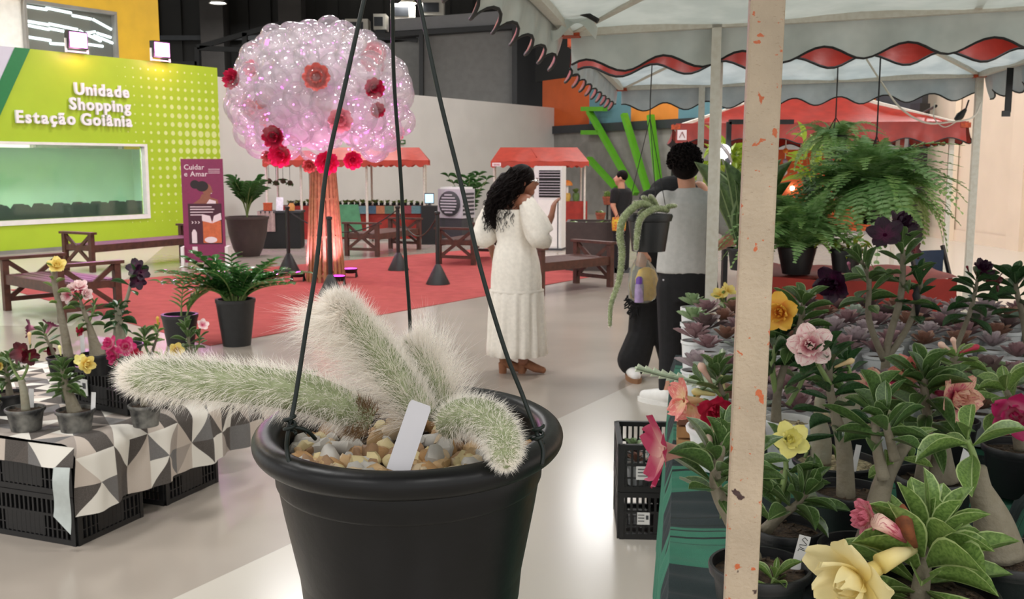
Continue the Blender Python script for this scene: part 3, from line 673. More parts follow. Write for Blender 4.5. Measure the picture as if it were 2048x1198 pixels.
for k in range(6):
    b = MB(); b.box((.315, 0, .6 + k * .085), (.012, .42, .045)); b.build('side_slot', M['dgrey'], t, 0)
b = MB(); b.box((0, 0, 1.15), (.56, .42, .04)); b.build('top_cap', M['wplast'], t, 0)
for x in (-.24, .24):
    for y in (-.18, .18): b = MB(); b.ball((x, y, .035), .035, 8, 6); b.build('caster', M['black'], t)
t = thing('tower_air_conditioner', 'tall white tower air conditioner with black louvres beside the woman', 'air conditioner', fl(1100, 499), -.28)
b = MB(); b.box((0, 0, .82), (.54, .36, 1.6)); b.build('body', M['wplast'], t, 0)
b = MB(); b.box((-.275, 0, .82), (.014, .35, 1.56)); b.build('side_panel', M['wplast'], t, 0)
b = MB(); b.box((.03, -.181, 1.28), (.42, .01, .52)); b.build('outlet', M['dblack'], t, 0)
for k in range(9):
    b = MB(); b.box((.03, -.195, 1.07 + k * .052 + (.02 if k > 5 else 0)), (.42, .03, .014)); b.build('louvre', M['silver'], t, 0)
b = MB(); b.box((.02, -.185, .52), (.44, .012, .9)); b.build('front_panel', M['white'], t, 0)
b = MB(); b.box((.2, -.19, .52), (.02, .02, .95)); b.build('edge_strip', M['dgrey'], t, 0)
b = MB(); b.box((0, 0, .02), (.56, .38, .04)); b.build('plinth', M['dgrey'], t, 0)
# ---- brown box planter with low greens
bx_ = fl(1190, 541); t = thing('box_planter', 'square brown box planter full of low green plants', 'planter', (bx_.x, bx_.y + .35, 0), -.1)
b = MB(); 
for sx, sy, lx, ly in ((0, -.38, .8, .05), (0, .38, .8, .05), (-.4, 0, .05, .8), (.4, 0, .05, .8)): b.box((sx, sy, .38), (lx, ly, .76))
b.build('box', M['brownpot'], t, 0); b = MB(); b.box((0, 0, .66), (.75, .72, .05)); b.build('soil', M['soil'], t, 0)
gl = leafmesh('leaf', M['leaf_light'], .6, .8, .1, .2, 2, 4)
for k in range(70):
    x, y = R.uniform(-.34, .34), R.uniform(-.34, .34); a = R.random() * 6.28
    put(gl, 'leaf', t, aim((x, y, .68), (math.cos(a), math.sin(a), R.uniform(.3, 1.2)), (0, 0, 1), R.uniform(.07, .14)))
M['terra'] = mt('terracotta', '8a4a33', .8, noise=.15)
for u, v, lab, h in ((1201, 432, 'small terracotta pot with a cactus standing behind the box planter', .12), (1215, 400, 'small brown pot with a shrub held up on a thin stand near the far shopper', .2)):
    p = at(u, v, 16.9); t = thing('small_potted_plant', lab, 'potted plant', (p.x, p.y, p.z - .08))
    pot(t, .085, .06, .14, M['terra'], .01)
    b = MB(); b.tube([(0, 0, -p.z + .08), (0, 0, 0)], .02, 6); b.build('stand', M['black_steel'], t); b = MB(); b.disc((0, 0, -.005), .07, 10); b.build('stand_plate', M['black_steel'], t)
    for k in range(14): put(gl, 'leaf', t, aim((R.uniform(-.04, .04), R.uniform(-.04, .04), .1), (R.uniform(-1, 1), R.uniform(-1, 1), 1), (0, 0, 1), h * R.uniform(.5, .9)))
# ---- the market stalls along the grey wall
M['redtarp'] = mt('red_tarpaulin', 'b3402f', .45, noise=.1, ns=6, trans=.25); M['redcloth'] = mt('red_table_cloth', '8e2418', .7, noise=.15, ns=7); M['greencloth'] = mt('green_banner_cloth', '4d8a63', .6, noise=.12, ns=6); M['polew'] = mt('white_pole', 'c9c2b6', .5, noise=.1)
patch = [mt('patchwork_%d' % k, c, .8, noise=.1) for k, c in enumerate(('5d7f86', '8a3d45', 'b0a08e', '4f6b5c', 'a5694a', '3f5a70'))]
def awning(t, x0, x1, y0, y1, ze, zr, logo=True):
    xm = .22
    b = MB(); b.grid(lambda u, v: V((lerp(x0, x1, u) + (xm * v if u < .5 else -xm * v) * (1 - 0), lerp(y0, (y0 + y1) / 2, v), lerp(ze, zr, v) - .015 * math.sin(u * 22) * (1 - v))), 16, 4); b.build('roof_panel', M['redtarp'], t, 60)
    b = MB(); b.grid(lambda u, v: V((lerp(x0, x1, u) + (xm * v if u < .5 else -xm * v), lerp(y1, (y0 + y1) / 2, v), lerp(ze, zr, v))), 16, 4); b.build('roof_panel', M['redtarp'], t, 60)
    for xe, sg_ in ((x0, 1), (x1, -1)):
        b = MB(); b.add([(xe, y0, ze), (xe, y1, ze), (xe + sg_ * xm, (y0 + y1) / 2, zr)], [(0, 1, 2)]); b.build('gable_panel', M['redtarp'], t, 0)
    n = max(4, int((x1 - x0) / .22))
    for ya in (y0 - .005, y1 + .005):
        b = MB(); b.grid(lambda u, v: V((lerp(x0, x1, u), ya, ze - v * (.12 + .03 * math.sin(u * n * 2 * pi)))), n * 6, 2); b.build('valance', M['redtarp'], t, 60)
    if logo:
        b = MB(); b.box((x0 + .14, y0 - .012, ze - .07), (.2, .006, .08)); lg = b.build('printed_emblem', M['print_white'], t, 0)
        b = MB(); b.box((x0 + .14, y0 - .017, ze - .06), (.15, .004, .012)); b.box((x0 + .14, y0 - .017, ze - .085), (.15, .004, .012)); b.build('emblem_bar', M['redcloth'], lg, 0)
def posts(t, xs_, ys_, h, r=.025):
    for x in xs_:
        for y in ys_: b = MB(); b.tube([(x, y, 0), (x, y, h)], r, 8); b.build('post', M['polew'], t)
t = thing('back_stall', 'red roofed market stall with long red table behind the balloon tree', 'market stall', (-4.9, 21.5, 0), .06)
awning(t, .75, 3.12, -.35, 1.3, 1.74, 2.02); awning(t, -.35, .75, -.35, 1.3, 1.74, 1.95, False)
posts(t, (-.3, .42, 1.8, 3.02), (-.2, 1.15), 1.74)
b = MB(); b.box((1.5, .45, .74), (3.3, .85, .04)); b.build('table_top', M['wood'], t, 0)
b = MB(); b.grid(lambda u, v: V((lerp(-.1, 3.12, u), .0 - .03 * math.sin(u * 40) * v, .77 - .72 * v)), 60, 4); b.build('red_cloth', M['redcloth'], t, 180)
b = MB(); b.grid(lambda u, v: V((lerp(.95, 1.6, u) + .1 * v, -.06 - .02 * math.sin(u * 9) * v, .8 - .7 * v)), 10, 4); b.build('green_cloth', M['greencloth'], t, 180)
for k in range(9):
    b = MB(); x = 1.4 + k * .19; b.grid(lambda u, v: V((lerp(x, x + .2, u), -.045, .77 - v * .17)), 2, 2); b.build('patchwork_square', patch[(k * 5 + 1) % 6], t, 0)
for k in range(9):
    b = MB(); x = .0 + k * .1
for k in range(46):
    x, y = .12 + (k // 2) * .13 + R.uniform(-.01, .01), (.16, .46)[k % 2] + R.uniform(-.06, .06); h = R.uniform(.08, .2)
    p = V((-4.9, 21.5, .759)) + Matrix.Rotation(.06, 3, 'Z') @ V((x, y, 0))
    tt = thing('seedling_pot', 'small dark potted succulent in the rows on the back stall table', 'potted plant', p, 0, 'succulents on the back stall table')
    b = MB(); b.lathe([(0, 0), (.03, 0), (.042, .06), (.035, .06)], 10); b.build('pot', M['dblack'], tt)
    for j in range(5): put(gl, 'leaf', tt, aim((0, 0, .05), (math.cos(j * 1.3 + k), math.sin(j * 1.3 + k), R.uniform(.4, 1.6)), (0, 0, 1), h * .7))
# side table with striped cloth left of the stall
t = thing('side_table', 'small dark display table with a striped cloth beside the palm planter', 'table', (-4.78, 19.7, 0), .06)
b = MB(); b.box((.2, .3, .72), (.85, .6, .04)); b.build('table_top', M['dark_steel'], t, 0)
b = MB(); b.grid(lambda u, v: V((lerp(-.22, .12, u), -.01 - .02 * math.sin(u * 25), .74 - .4 * v)), 24, 3); b.build('striped_cloth', mt('pink_striped_cloth', 'b39a97', .8, noise=.2, ns=60), t, 180)
b = MB(); b.box((.2, .3, .36), (.8, .55, .7)); b.build('dark_skirt', M['chair'], t, 0)
for k, (x, c, lab) in enumerate(((-.05, 'c4532c', 'orange box on the small dark display table'), (.18, 'e8e2ee', 'white card leaning on the small dark display table'), (.42, 'c98a4a', 'tan jar on the small dark display table'))):
    b = MB(); b.box((-4.78 + x, 19.9, .83), (.14 if k != 1 else .12, .1 if k != 1 else .02, .16 if k != 1 else .24)); b.v = [tuple(q) for q in b.v]
    tt = thing(('box', 'price_card', 'jar')[k], lab, ('box', 'card', 'jar')[k], (-4.78 + x, 19.85, .745))
    mm = mt('item_%d' % k, c, .6)
    if k == 2:
        b = MB(); b.lathe([(0, 0), (.06, 0), (.065, .1), (.04, .14), (.04, .16), (0, .16)], 12); b.build('body', mm, tt); b = MB(); b.lathe([(0, .19), (.045, .19), (.045, .155)], 12); b.build('lid', M['black'], tt)
    elif k == 1:
        b = MB(); b.bar((0, 0, 0), (0, .06, .26), .14, .008, (0, 1, 0)); b.build('card', mm, tt, 0)
    else:
        b = MB(); b.box((0, 0, .07), (.15, .12, .14)); b.build('carton', mm, tt, 0); b = MB(); b.box((0, 0, .145), (.16, .13, .02)); b.build('lid', mm, tt, 0)
# hanging air plants under the left roof
for k in range(4):
    p = at(538 + k * 14, 362 + (k % 2) * 4, 21.4); t = thing('hanging_air_plant', 'small dangling air plant on strings under the back stall roof', 'hanging plant', p, 0, 'air plants hanging at the back stall')
    b = MB(); b.tube([(0, 0, .05), (0, 0, 1.803 - p.z)], .006, 4); b.build('string', M['dark_steel'], t); b = MB(); b.ball((0, 0, 0), .06, 8, 6); b.build('bark', M['soil'], t)
    for j in range(12): put(palml, 'leaf', t, aim((0, 0, 0), (math.cos(j * 2.4), math.sin(j * 2.4), R.uniform(-1.4, .5)), (0, 0, 1), R.uniform(.07, .13)))
# monitor stand at the right end of the stall
t = thing('monitor_stand', 'black stand with a glowing blue screen at the end of the back stall', 'monitor', (-1.72, 20.9, 0), 0)
b = MB(); b.box((0, 0, .4), (.32, .3, .8)); b.build('cabinet', M['dblack'], t, 0)
b = MB(); b.box((0, 0, .95), (.2, .03, .22)); b.build('screen_bezel', M['dgrey'], t, 0); b = MB(); b.box((0, -.02, .95), (.17, .01, .18)); b.build('screen', mt('screen_glow', '9fc4e0', .3, noise=0, es=1.0), t, 0)
b = MB(); b.box((0, 0, .82), (.05, .04, .06)); b.build('neck', M['dgrey'], t, 0)
t = thing('back_stall', 'red roofed market stall with flower pots beside the tower air conditioner', 'market stall', (-.5, 24, 0), 0)
awning(t, 0, 2.3, -.4, 1.3, 1.72, 2.06)
posts(t, (.08, 2.22), (-.2, 1.1), 1.72)
b = MB(); b.box((1.3, .4, .74), (2.0, .8, .04)); b.build('table_top', M['wood'], t, 0)
b = MB(); b.grid(lambda u, v: V((lerp(.3, 2.3, u), -.02 - .03 * math.sin(u * 30) * v, .78 - .72 * v)), 40, 4); b.build('red_cloth', M['redcloth'], t, 180)
for k, (x, c, lab) in enumerate(((1.4, '3e4a57', 'blue jar with a plant on the far right stall'), (1.62, '8a4a33', 'terracotta pot with red shrub on the far right stall'), (1.83, 'c9a24a', 'yellow mushroom shaped ornament pot on the far right stall'), (2.04, '55743a', 'green leafy pot on the far right stall'))):
    tt = thing('ornament_pot', lab, 'ornament', (-.5 + x, 24.2, .77)); m_ = mt('ornament_%d' % k, c, .6)
    b = MB(); b.lathe([(0, 0), (.06, 0), (.09, .12), (.07, .2), (0, .2)], 12); b.build('pot', m_, tt)
    if k == 2:
        b = MB(); b.tube([(0, 0, .18), (0, 0, .4)], .03, 8); b.build('stalk', M['white'], tt); b = MB(); b.lathe([(.13, .38), (.12, .44), (.06, .5), (0, .51)], 14); b.build('cap', mt('orange_cap', 'd98a3c', .5), tt)
    else:
        for j in range(14): put(gl, 'leaf', tt, aim((0, 0, .18), (R.uniform(-1, 1), R.uniform(-1, 1), 1.2), (0, 0, 1), .16))
# green exit sign on the grey wall
t = thing('exit_sign', 'small green exit sign on the grey wall', 'sign', wallpt(wall_s(824), -.27, 2.28), WROT)
b = MB(); b.box((0, 0, 0), (.24, .04, .12)); b.build('plate', mt('sign_green', '3f6b3a', .4), t, 0); b = MB(); b.box((-.05, -.025, 0), (.06, .01, .06)); b.build('pictogram', M['print_white'], t, 0)
b = MB(); b.add([(.0, -.026, -.03), (.07, -.026, 0), (.0, -.026, .03)], [(0, 1, 2)]); b.build('arrow', M['print_white'], t, 0)
# ================================================================ people
SKIN = mt('brown_skin', '8d5a43', .5, noise=.06, ns=12, sub=.1); SKIN2 = mt('light_skin', 'c08a70', .5, noise=.06, ns=12, sub=.1)
HAIR = mt('dark_brown_hair', '0f0807', .65, noise=.4, ns=60, spec=.12); M['wdress'] = mt('white_cotton', 'e4ddd2', .85, noise=.05, ns=40, bump=.15, bs=300)
M['gshirt'] = mt('grey_cotton', 'b4b2ae', .9, noise=.05, ns=30, bump=.15, bs=200); M['bcloth'] = mt('black_cotton', '131214', .9, noise=.2, ns=30, bump=.2, bs=120)
M['boot'] = mt('tan_suede', '8a5a3e', .8, noise=.1, ns=30); M['shoe'] = mt('white_leather', 'e6e4e0', .5, noise=.03); M['sole'] = mt('gum_sole', '8a6243', .7, noise=.05)
def blob(name, parts, mat, parent, vox=.012, smooth=6, fac=.5):
    """one continuous surface grown from overlapping tapered limbs, ellipsoids and lofts"""
    b = MB()
    for q in parts:
        if q[0] == 'l':
            pts, rs = q[1], q[2]; k = len(pts)
            for i in range(k - 1):
                b.tube([pts[i], pts[i + 1]], [rs[i], rs[i + 1]], 12)
            for p, r in zip(pts, rs): b.ball(p, r, 12, 8)
        elif q[0] == 'e': b.ball(q[1], q[2], 14, 10)
        elif q[0] == 'o': b.loft(q[1], 18)
    me = b.mesh(name, mat, 0); o = bpy.data.objects.new('tmp', me); col.objects.link(o)
    r = o.modifiers.new('r', 'REMESH'); r.mode = 'VOXEL'; r.voxel_size = vox; r.use_smooth_shade = True
    s = o.modifiers.new('s', 'SMOOTH'); s.iterations = smooth; s.factor = fac
    dg = bpy.context.evaluated_depsgraph_get(); m2 = bpy.data.meshes.new_from_object(o.evaluated_get(dg)); bpy.data.objects.remove(o)
    m2.materials.clear(); m2.materials.append(mat)
    m2.polygons.foreach_set('use_smooth', [True] * len(m2.polygons)); m2.name = name
    return put(m2, name, parent)
def hand(w_, d, up, curl=.5, s=1.0, side=1):
    """palm, four unequal curled fingers and a thumb leaving the side of the palm"""
    d = V(d).normalized(); x, n_ = frame(d, V(up)); x = x * side; out = []
    w_ = V(w_); palm = w_ + d * .085 * s
    for k in (-1, 0, 1): out.append(('l', [w_ + x * k * .012 * s, palm + x * k * .026 * s], [.02 * s, .014 * s]))
    for k, L in zip((-1.5, -.5, .5, 1.5), (.058, .076, .082, .07)):
        p0 = palm + x * k * .021 * s; a = d * math.cos(curl * .6) - n_ * math.sin(curl * .6); p1 = p0 + a * L * .5 * s
        a = d * math.cos(curl * 1.5) - n_ * math.sin(curl * 1.5); p2 = p1 + a * L * .35 * s
        a = d * math.cos(curl * 2.2) - n_ * math.sin(curl * 2.2); p3 = p2 + a * L * .28 * s
        out.append(('l', [p0, p1, p2, p3], [.0095 * s, .009 * s, .008 * s, .007 * s]))
    t0 = w_ + d * .03 * s + x * .028 * s; t1 = t0 + (d * .6 + x * .8 - n_ * .3).normalized() * .038 * s; t2 = t1 + (d * .9 + x * .3 - n_ * .3).normalized() * .032 * s
    out.append(('l', [t0, t1, t2], [.014 * s, .011 * s, .009 * s])); return out
def head(c, f, r=1.0):
    """skull, face, nose, lips, chin, ears; f = direction the face looks"""
    f = V((f[0], f[1], 0)).normalized(); c = V(c); s_ = V((-f.y, f.x, 0)); z = V((0, 0, 1)); P = []
    P += [('e', c + z * .02 - f * .012, (.078 * r, .078 * r, .1 * r)), ('e', c + f * .03 - z * .02, (.062 * r, .062 * r, .085 * r)), ('e', c + f * .055 - z * .085, .034 * r)]
    P += [('l', [c + f * .088 + z * .015, c + f * .112 - z * .022], [.01 * r, .014 * r]), ('l', [c + f * .09 - z * .05 - s_ * .018, c + f * .09 - z * .05 + s_ * .018], [.012, .012])]
    P += [('e', c + s_ * k * .078 - z * .01 - f * .005, (.016, .016, .03)) for k in (-1, 1)]
    return P
def curls(b, roots, ends, n, r, turns, rad, bulge, seg=16, rnd=R):
    for i in range(n):
        p, q = roots(), ends(); out = bulge(); ph = rnd.random() * 6.28; d = (q - p); x, y = frame(d); k = turns * rnd.uniform(.7, 1.3)
        b.tube([lerp(p, q, t) + out * math.sin(pi * t) + (x * math.cos(ph + k * 6.28 * t) + y * math.sin(ph + k * 6.28 * t)) * rad * min(1, 3 * t + .2) for t in (j / seg for j in range(seg + 1))], [r * (1 - .6 * j / seg) for j in range(seg + 1)], 4)
# ---- woman in white
WP = fl(1030, 746); W = thing('person', 'person in a long white dress with long curly dark hair, gesturing', 'person', WP)
def wp(u, v, dy=0.0): return at(u, v, WP.y + dy) - WP
hc = wp(1047, 362); fd = V((1, .12, 0)).normalized()
sh_r, sh_l = wp(1052, 403, -.1), wp(988, 408, .12); el_r, wr_r = wp(1082, 474, -.12), wp(1103, 432, .0); el_l = wp(972, 474, .1)
neck = wp(1030, 392)
body = head(hc, fd, 1.0) + [('l', [hc - V((.02, 0, .05)), neck + V((0, 0, -.02))], [.05, .055]),
    ('o', [(neck + V((-.01, 0, -.28)), .13, .1, .7), (neck + V((-.01, 0, -.12)), .16, .1, .7), (neck + V((-.01, 0, -.02)), .12, .08, .7), (neck + V((0, 0, .02)), .06, .06)]),
    ('o', [(wp(1032, 560), .14, .11), (wp(1032, 500), .125, .095), (wp(1030, 470), .11, .085), (wp(1028, 440), .12, .09)]),
    ('l', [sh_r, el_r, wr_r], [.055, .042, .027]), ('l', [sh_l, el_l, wp(985, 500, .25)], [.055, .042, .027]),
    ('l', [sh_r, sh_l], [.06, .06])]
body += [('l', [wp(1032 + k, 545, y), wp(1030 + k * 1.6, 640, y), wp(1030 + k * 2, 722, y)], [.085, .055, .04]) for k, y in ((-8, .05), (8, -.05))]
body += hand(wr_r, (wp(1109, 404) - wr_r) + V((0, .02, 0)), (-1, -.3, .2), .45, 1.0, 1) + hand(wp(985, 500, .25), (.3, .2, -.8), (0, -1, 0), .4)
blob('body', body, SKIN, W, .0085, 4)
EYE_W = mt('eye_white', 'e8e4de', .2, noise=0)
for k in (-1, 1): b = MB(); b.ball(hc + fd * .088 + V((-fd.y, fd.x, 0)) * .03 * k + V((0, 0, .005)), .0125, 8, 6); b.build('eye', EYE_W, W)
b = MB()
for k in (-1, 1):
    c = hc + fd * .108 + V((-fd.y, fd.x, 0)) * .034 * k + V((0, 0, .004)); b.tube([c + (V((-fd.y, fd.x, 0)) * math.cos(a) * .024 + V((0, 0, 1)) * math.sin(a) * .02) for a in (i * pi / 6 for i in range(13))], .0022, 4)
    b.tube([c + V((-fd.y, fd.x, 0)) * .024 * k, hc + V((-fd.y, fd.x, 0)) * .08 * k], .002, 4)
b.build('glasses', mt('metal_glasses', 'd8d8d8', .15, 1, noise=0), W)
# dress: bodice, skirt in two gathered tiers, puffed sleeves
def pleat(k, amp): return lambda a, i: 1 + amp[i] * math.sin(k * a + i * .35) + amp[i] * .5 * math.sin(k * 1.7 * a + 1)
rg = [(wp(1027, 418), .175, .12, .6), (wp(1027, 440), .165, .125, .6), (wp(1029, 470), .15, .115, .5), (wp(1030, 482), .145, .112, .5), (wp(1031, 500), .17, .135, .4), (wp(1032, 525), .19, .155, .3), (wp(1033, 555), .2, .165, .2), (wp(1033, 577), .2, .168, .2), (wp(1033, 580), .202, .17, .2)]
b = MB(); b.loft(rg, 64, pleat(16, [.005, .006, .006, .01, .012, .012, .015, .02, .02]), False); b.build('dress', M['wdress'], W, 180)
rg = [(wp(1033, 578), .205, .172), (wp(1033, 585), .21, .178), (wp(1033, 620), .215, .185), (wp(1033, 660), .222, .192), (wp(1033, 690), .228, .2), (wp(1033, 708), .232, .205), (wp(1033, 709), .225, .2)]
b = MB(); b.loft(rg, 96, pleat(15, [.015, .03, .04, .05, .055, .06, .06]), False); b.build('skirt_tier', M['wdress'], W, 180)
rg = [(wp(1033, 577), .21, .177), (wp(1033, 580), .215, .18), (wp(1033, 583), .21, .177)]; b = MB(); b.loft(rg, 64, pleat(30, [.01, .02, .01]), False); b.build('skirt_seam', M['wdress'], W, 180)
def sleeve(p0, p1, p2):
    path = spline([p0 + V((0, 0, .02)), lerp(p0, p1, .35), lerp(p0, p1, .8), p1, lerp(p1, p2, .12)], 5); n = len(path)
    rs = interp([.05, .085, .105, .11, .1, .05], n); b = MB(); b.tube(path, rs, 28, False)
    for i, q in enumerate(b.v):
        a = i % 28; k = 1 + .05 * math.sin(a * 1.8 + i * .02); c = path[i // 28]; b.v[i] = tuple(c + (V(q) - c) * k)
    b.build('sleeve', M['wdress'], W, 180)
sleeve(sh_r, el_r, wr_r); sleeve(sh_l, el_l, wp(985, 500, .25))
hp = [('e', hc + V((-.015, 0, .035)), (.105, .105, .1)), ('e', hc + V((-.07, 0, -.02)), (.1, .12, .12)), ('o', [(wp(998, 458), .05, .08), (wp(999, 435), .09, .11), (wp(1002, 405), .125, .13), (wp(1014, 372), .13, .13), (wp(1030, 345), .105, .12)])]
hr = blob('hair', hp, HAIR, W, .012, 3)
b = MB()
curls(b, lambda: hc + V((R.uniform(-.1, .05), R.uniform(-.12, .1), R.uniform(.03, .11))), lambda: wp(R.uniform(966, 1026), R.uniform(410, 466), R.uniform(-.16, .1)), 420, .0045, 4, .014, lambda: V((R.uniform(-.09, 0), R.uniform(-.09, .05), 0)), 22)
b.build('curls', HAIR, hr, 180)
for k, (u, v) in enumerate(((1008, 738), (1046, 746))):
    p = wp(u, v + 2); p.z = 0; q = V((1, .1 - .3 * k, 0)).normalized(); t = thing('x', '', '') if False else None
    b = [('o', [(p + V((0, 0, .09)), .036, .034), (p + V((0, 0, .19)), .045, .042)]), ('l', [p + V((0, 0, .09)), p + q * .1 + V((0, 0, .045)), p + q * .16 + V((0, 0, .03))], [.038, .036, .028])]
    bo_ = blob('boot', b, M['boot'], W, .008, 3)
    bb = MB(); bb.loft([(p - q * .01, .03, .03), (p - q * .01 + V((0, 0, .085)), .034, .034)], 12); bb.build('heel', M['boot'], bo_)
# ---- man in a grey T-shirt, seen from behind
G0 = V((1.14, 6.85, 0)); G = thing('person', 'person in a grey T-shirt and black trousers browsing with curly short hair', 'person', G0)
def gp(u, v, dy=0.0): return at(u, v, G0.y + dy) - G0
hc = gp(1371, 330); fd = V((.35, 1, 0)).normalized(); sh_l, sh_r = gp(1332, 402), gp(1432, 402); el_r = gp(1466, 478, .02); wr_r = gp(1425, 497, .22); el_l, wr_l = gp(1318, 470, .18), gp(1370, 490, .36)
neck = gp(1375, 372)
ft = [gp(1335, 806, -.1), gp(1420, 800, .05)]
body = head(hc, fd, 1.05) + [('l', [hc - V((0, 0, .05)), neck - V((0, 0, .03))], [.06, .06]), ('l', [sh_l, sh_r], [.045, .045]), ('l', [sh_r, el_r, wr_r], [.05, .05, .032]), ('l', [sh_l, el_l, wr_l], [.05, .05, .032]),
    ('o', [(gp(1372, 560), .17, .12), (gp(1374, 500), .17, .12), (gp(1376, 430), .165, .1), (gp(1378, 400), .13, .08)])]
for k, u in enumerate((1345, 1400)): body += [('l', [gp(u, 560), gp(u - 4, 680), ft[k] + V((0, 0, .09))], [.09, .06, .04])]
body += hand(wr_r, (-.9, .5, .1), (0, 0, 1), .5) + hand(wr_l, (.7, .7, 0), (0, 0, 1), .5)
blob('body', body, SKIN2, G, .01, 4)
b = [('o', [(gp(1374, 545), .215, .14), (gp(1374, 500), .2, .14), (gp(1378, 440), .2, .135), (gp(1380, 405), .185, .115), (gp(1380, 385), .11, .08), (gp(1378, 375), .075, .07)]), ('l', [sh_l, sh_r], [.07, .07]), ('l', [sh_r, lerp(sh_r, el_r, .62)], [.076, .08]), ('l', [sh_l, lerp(sh_l, el_l, .62)], [.076, .08])]
blob('t_shirt', b, M['gshirt'], G, .011, 5)
b = [('o', [(gp(1374, 600), .19, .135), (gp(1374, 565), .2, .145), (gp(1374, 534), .195, .135)])]
for k, u in enumerate((1345, 1404)): b += [('l', [gp(u, 575), gp(u - 3, 690), ft[k] + V((0, .03, .1))], [.115, .085, .062])]
blob('trousers', b, M['bcloth'], G, .012, 4)
b = MB(); b.ball(gp(1327, 560, -.12), .007, 8, 6); b.build('pocket_rivet', M['silver'], G)
hr = blob('hair', [('e', hc + V((-.01, -.03, .045)), (.105, .11, .1)), ('e', hc + V((-.01, -.05, -.01)), (.1, .08, .09))], HAIR, G, .012, 2)
b = MB()
for i in range(420):
    th, z = R.random() * 6.28, R.uniform(-.55, 1); rr = math.sqrt(max(0, 1 - z * z)); c = hc + V((-.01 + .108 * rr * math.cos(th), -.035 + .108 * rr * math.sin(th), .035 + .105 * z))
    if c.y - hc.y > .07 and z < .4: continue
    ax = V((R.uniform(-1, 1), R.uniform(-1, 1), R.uniform(-1, 1))); x, y = frame(ax)
    b.tube([c + (x * math.cos(a) + y * math.sin(a)) * .013 + ax * .012 * a / 6 for a in (j * .9 for j in range(9))], .0042, 4)
b.build('curls', HAIR, hr, 180)
for k in range(2):
    p = ft[k].copy(); p.z = 0; q = V((-.75, .66, 0)).normalized() if k == 0 else V((.3, 1, 0)).normalized()
    s_ = blob('shoe', [('l', [p + V((0, 0, .07)), p + q * .1 + V((0, 0, .055)), p + q * .19 + V((0, 0, .045))], [.055, .05, .038]), ('e', p + V((0, 0, .09)), (.05, .05, .04))], M['shoe'], G, .009, 3)
    b = MB(); b.loft([(p + q * .095, .15, .052, math.atan2(q.y, q.x)), (p + q * .095 + V((0, 0, .03)), .152, .055, math.atan2(q.y, q.x))], 20); b.build('sole', M['shoe'], s_)
# ---- shopper in black bending over the table, carrying a plastic bag
K0 = V((1.1, 7.75, 0)); K = thing('person', 'person all in black bending over the stall with a plastic bag in hand', 'person', K0)
def kp(u, v, dy=0.0): return at(u, v, K0.y + dy) - K0
hc = kp(1400, 392, .35); fd = V((.7, .7, 0))
handp = kp(1286, 500, -.25); ft = [kp(1262, 748, -.1), kp(1345, 745, .1)]
torso = [kp(1308, 545), kp(1318, 470, .05), kp(1332, 410, .12), kp(1352, 388, .2)]
body = head(hc, fd, 1.0) + [('l', [hc, torso[3]], [.06, .07]), ('l', torso, [.13, .13, .14, .12]), ('l', [kp(1300, 405, -.05), kp(1284, 452, -.18), handp], [.06, .048, .03]), ('l', [kp(1375, 395, .3), kp(1400, 460, .35), kp(1430, 480, .45)], [.055, .045, .03]), ('l', [kp(1300, 405, -.05), torso[3], kp(1375, 395, .3)], [.07, .08, .07])]
for k, u in enumerate((1296, 1325)): body += [('l', [kp(u, 560), kp(u - 6, 660), ft[k] + V((0, 0, .1))], [.09, .06, .04])]
body += hand(handp, (-.1, 0, -1), (0, -1, .2), .9, 1.05)
blob('body', body, SKIN2, K, .01, 4)
b = [('l', torso, [.155, .155, .17, .15]), ('l', [kp(1300, 402, -.05), torso[3], kp(1378, 393, .3)], [.09, .11, .09]), ('l', [kp(1300, 405, -.05), kp(1286, 455, -.17), lerp(kp(1286, 455, -.17), handp, .55)], [.085, .068, .055]), ('l', [kp(1378, 395, .3), kp(1400, 460, .35)], [.08, .065]), ('e', torso[2] + V((.06, 0, .1)), (.2, .17, .13))]
blob('black_top', b, M['bcloth'], K, .012, 5)
b = [('o', [(kp(1304, 600), .17, .14), (kp(1308, 540), .17, .14)])]
for k, u in enumerate((1292, 1330)): b += [('l', [kp(u, 585), kp(u - 8 + 12 * k, 670), ft[k] + V((.02, .02, .11))], [.12, .115, .13])]
blob('wide_trousers', b, M['bcloth'], K, .012, 4)
b = MB()
for i in range(60):
    p = kp(R.uniform(1258, 1275), R.uniform(585, 630), -.12); b.tube([p, p + V((R.uniform(-.05, .03), 0, R.uniform(-.05, .02)))], .006, 4)
b.build('frayed_fringe', M['bcloth'], K)
for k in range(2):
    p = ft[k].copy(); p.z = 0; q = V((.1, -1, 0)) if k == 0 else V((.8, -.5, 0)); q.normalize()
    s_ = blob('shoe', [('l', [p + V((0, 0, .07)), p + q * .1 + V((0, 0, .055)), p + q * .17 + V((0, 0, .05))], [.052, .05, .04])], M['shoe'], K, .009, 3)
    b = MB(); b.loft([(p + q * .085, .145, .055, math.atan2(q.y, q.x)), (p + q * .085 + V((0, 0, .035)), .145, .058, math.atan2(q.y, q.x))], 20); b.build('sole', M['sole'], s_)
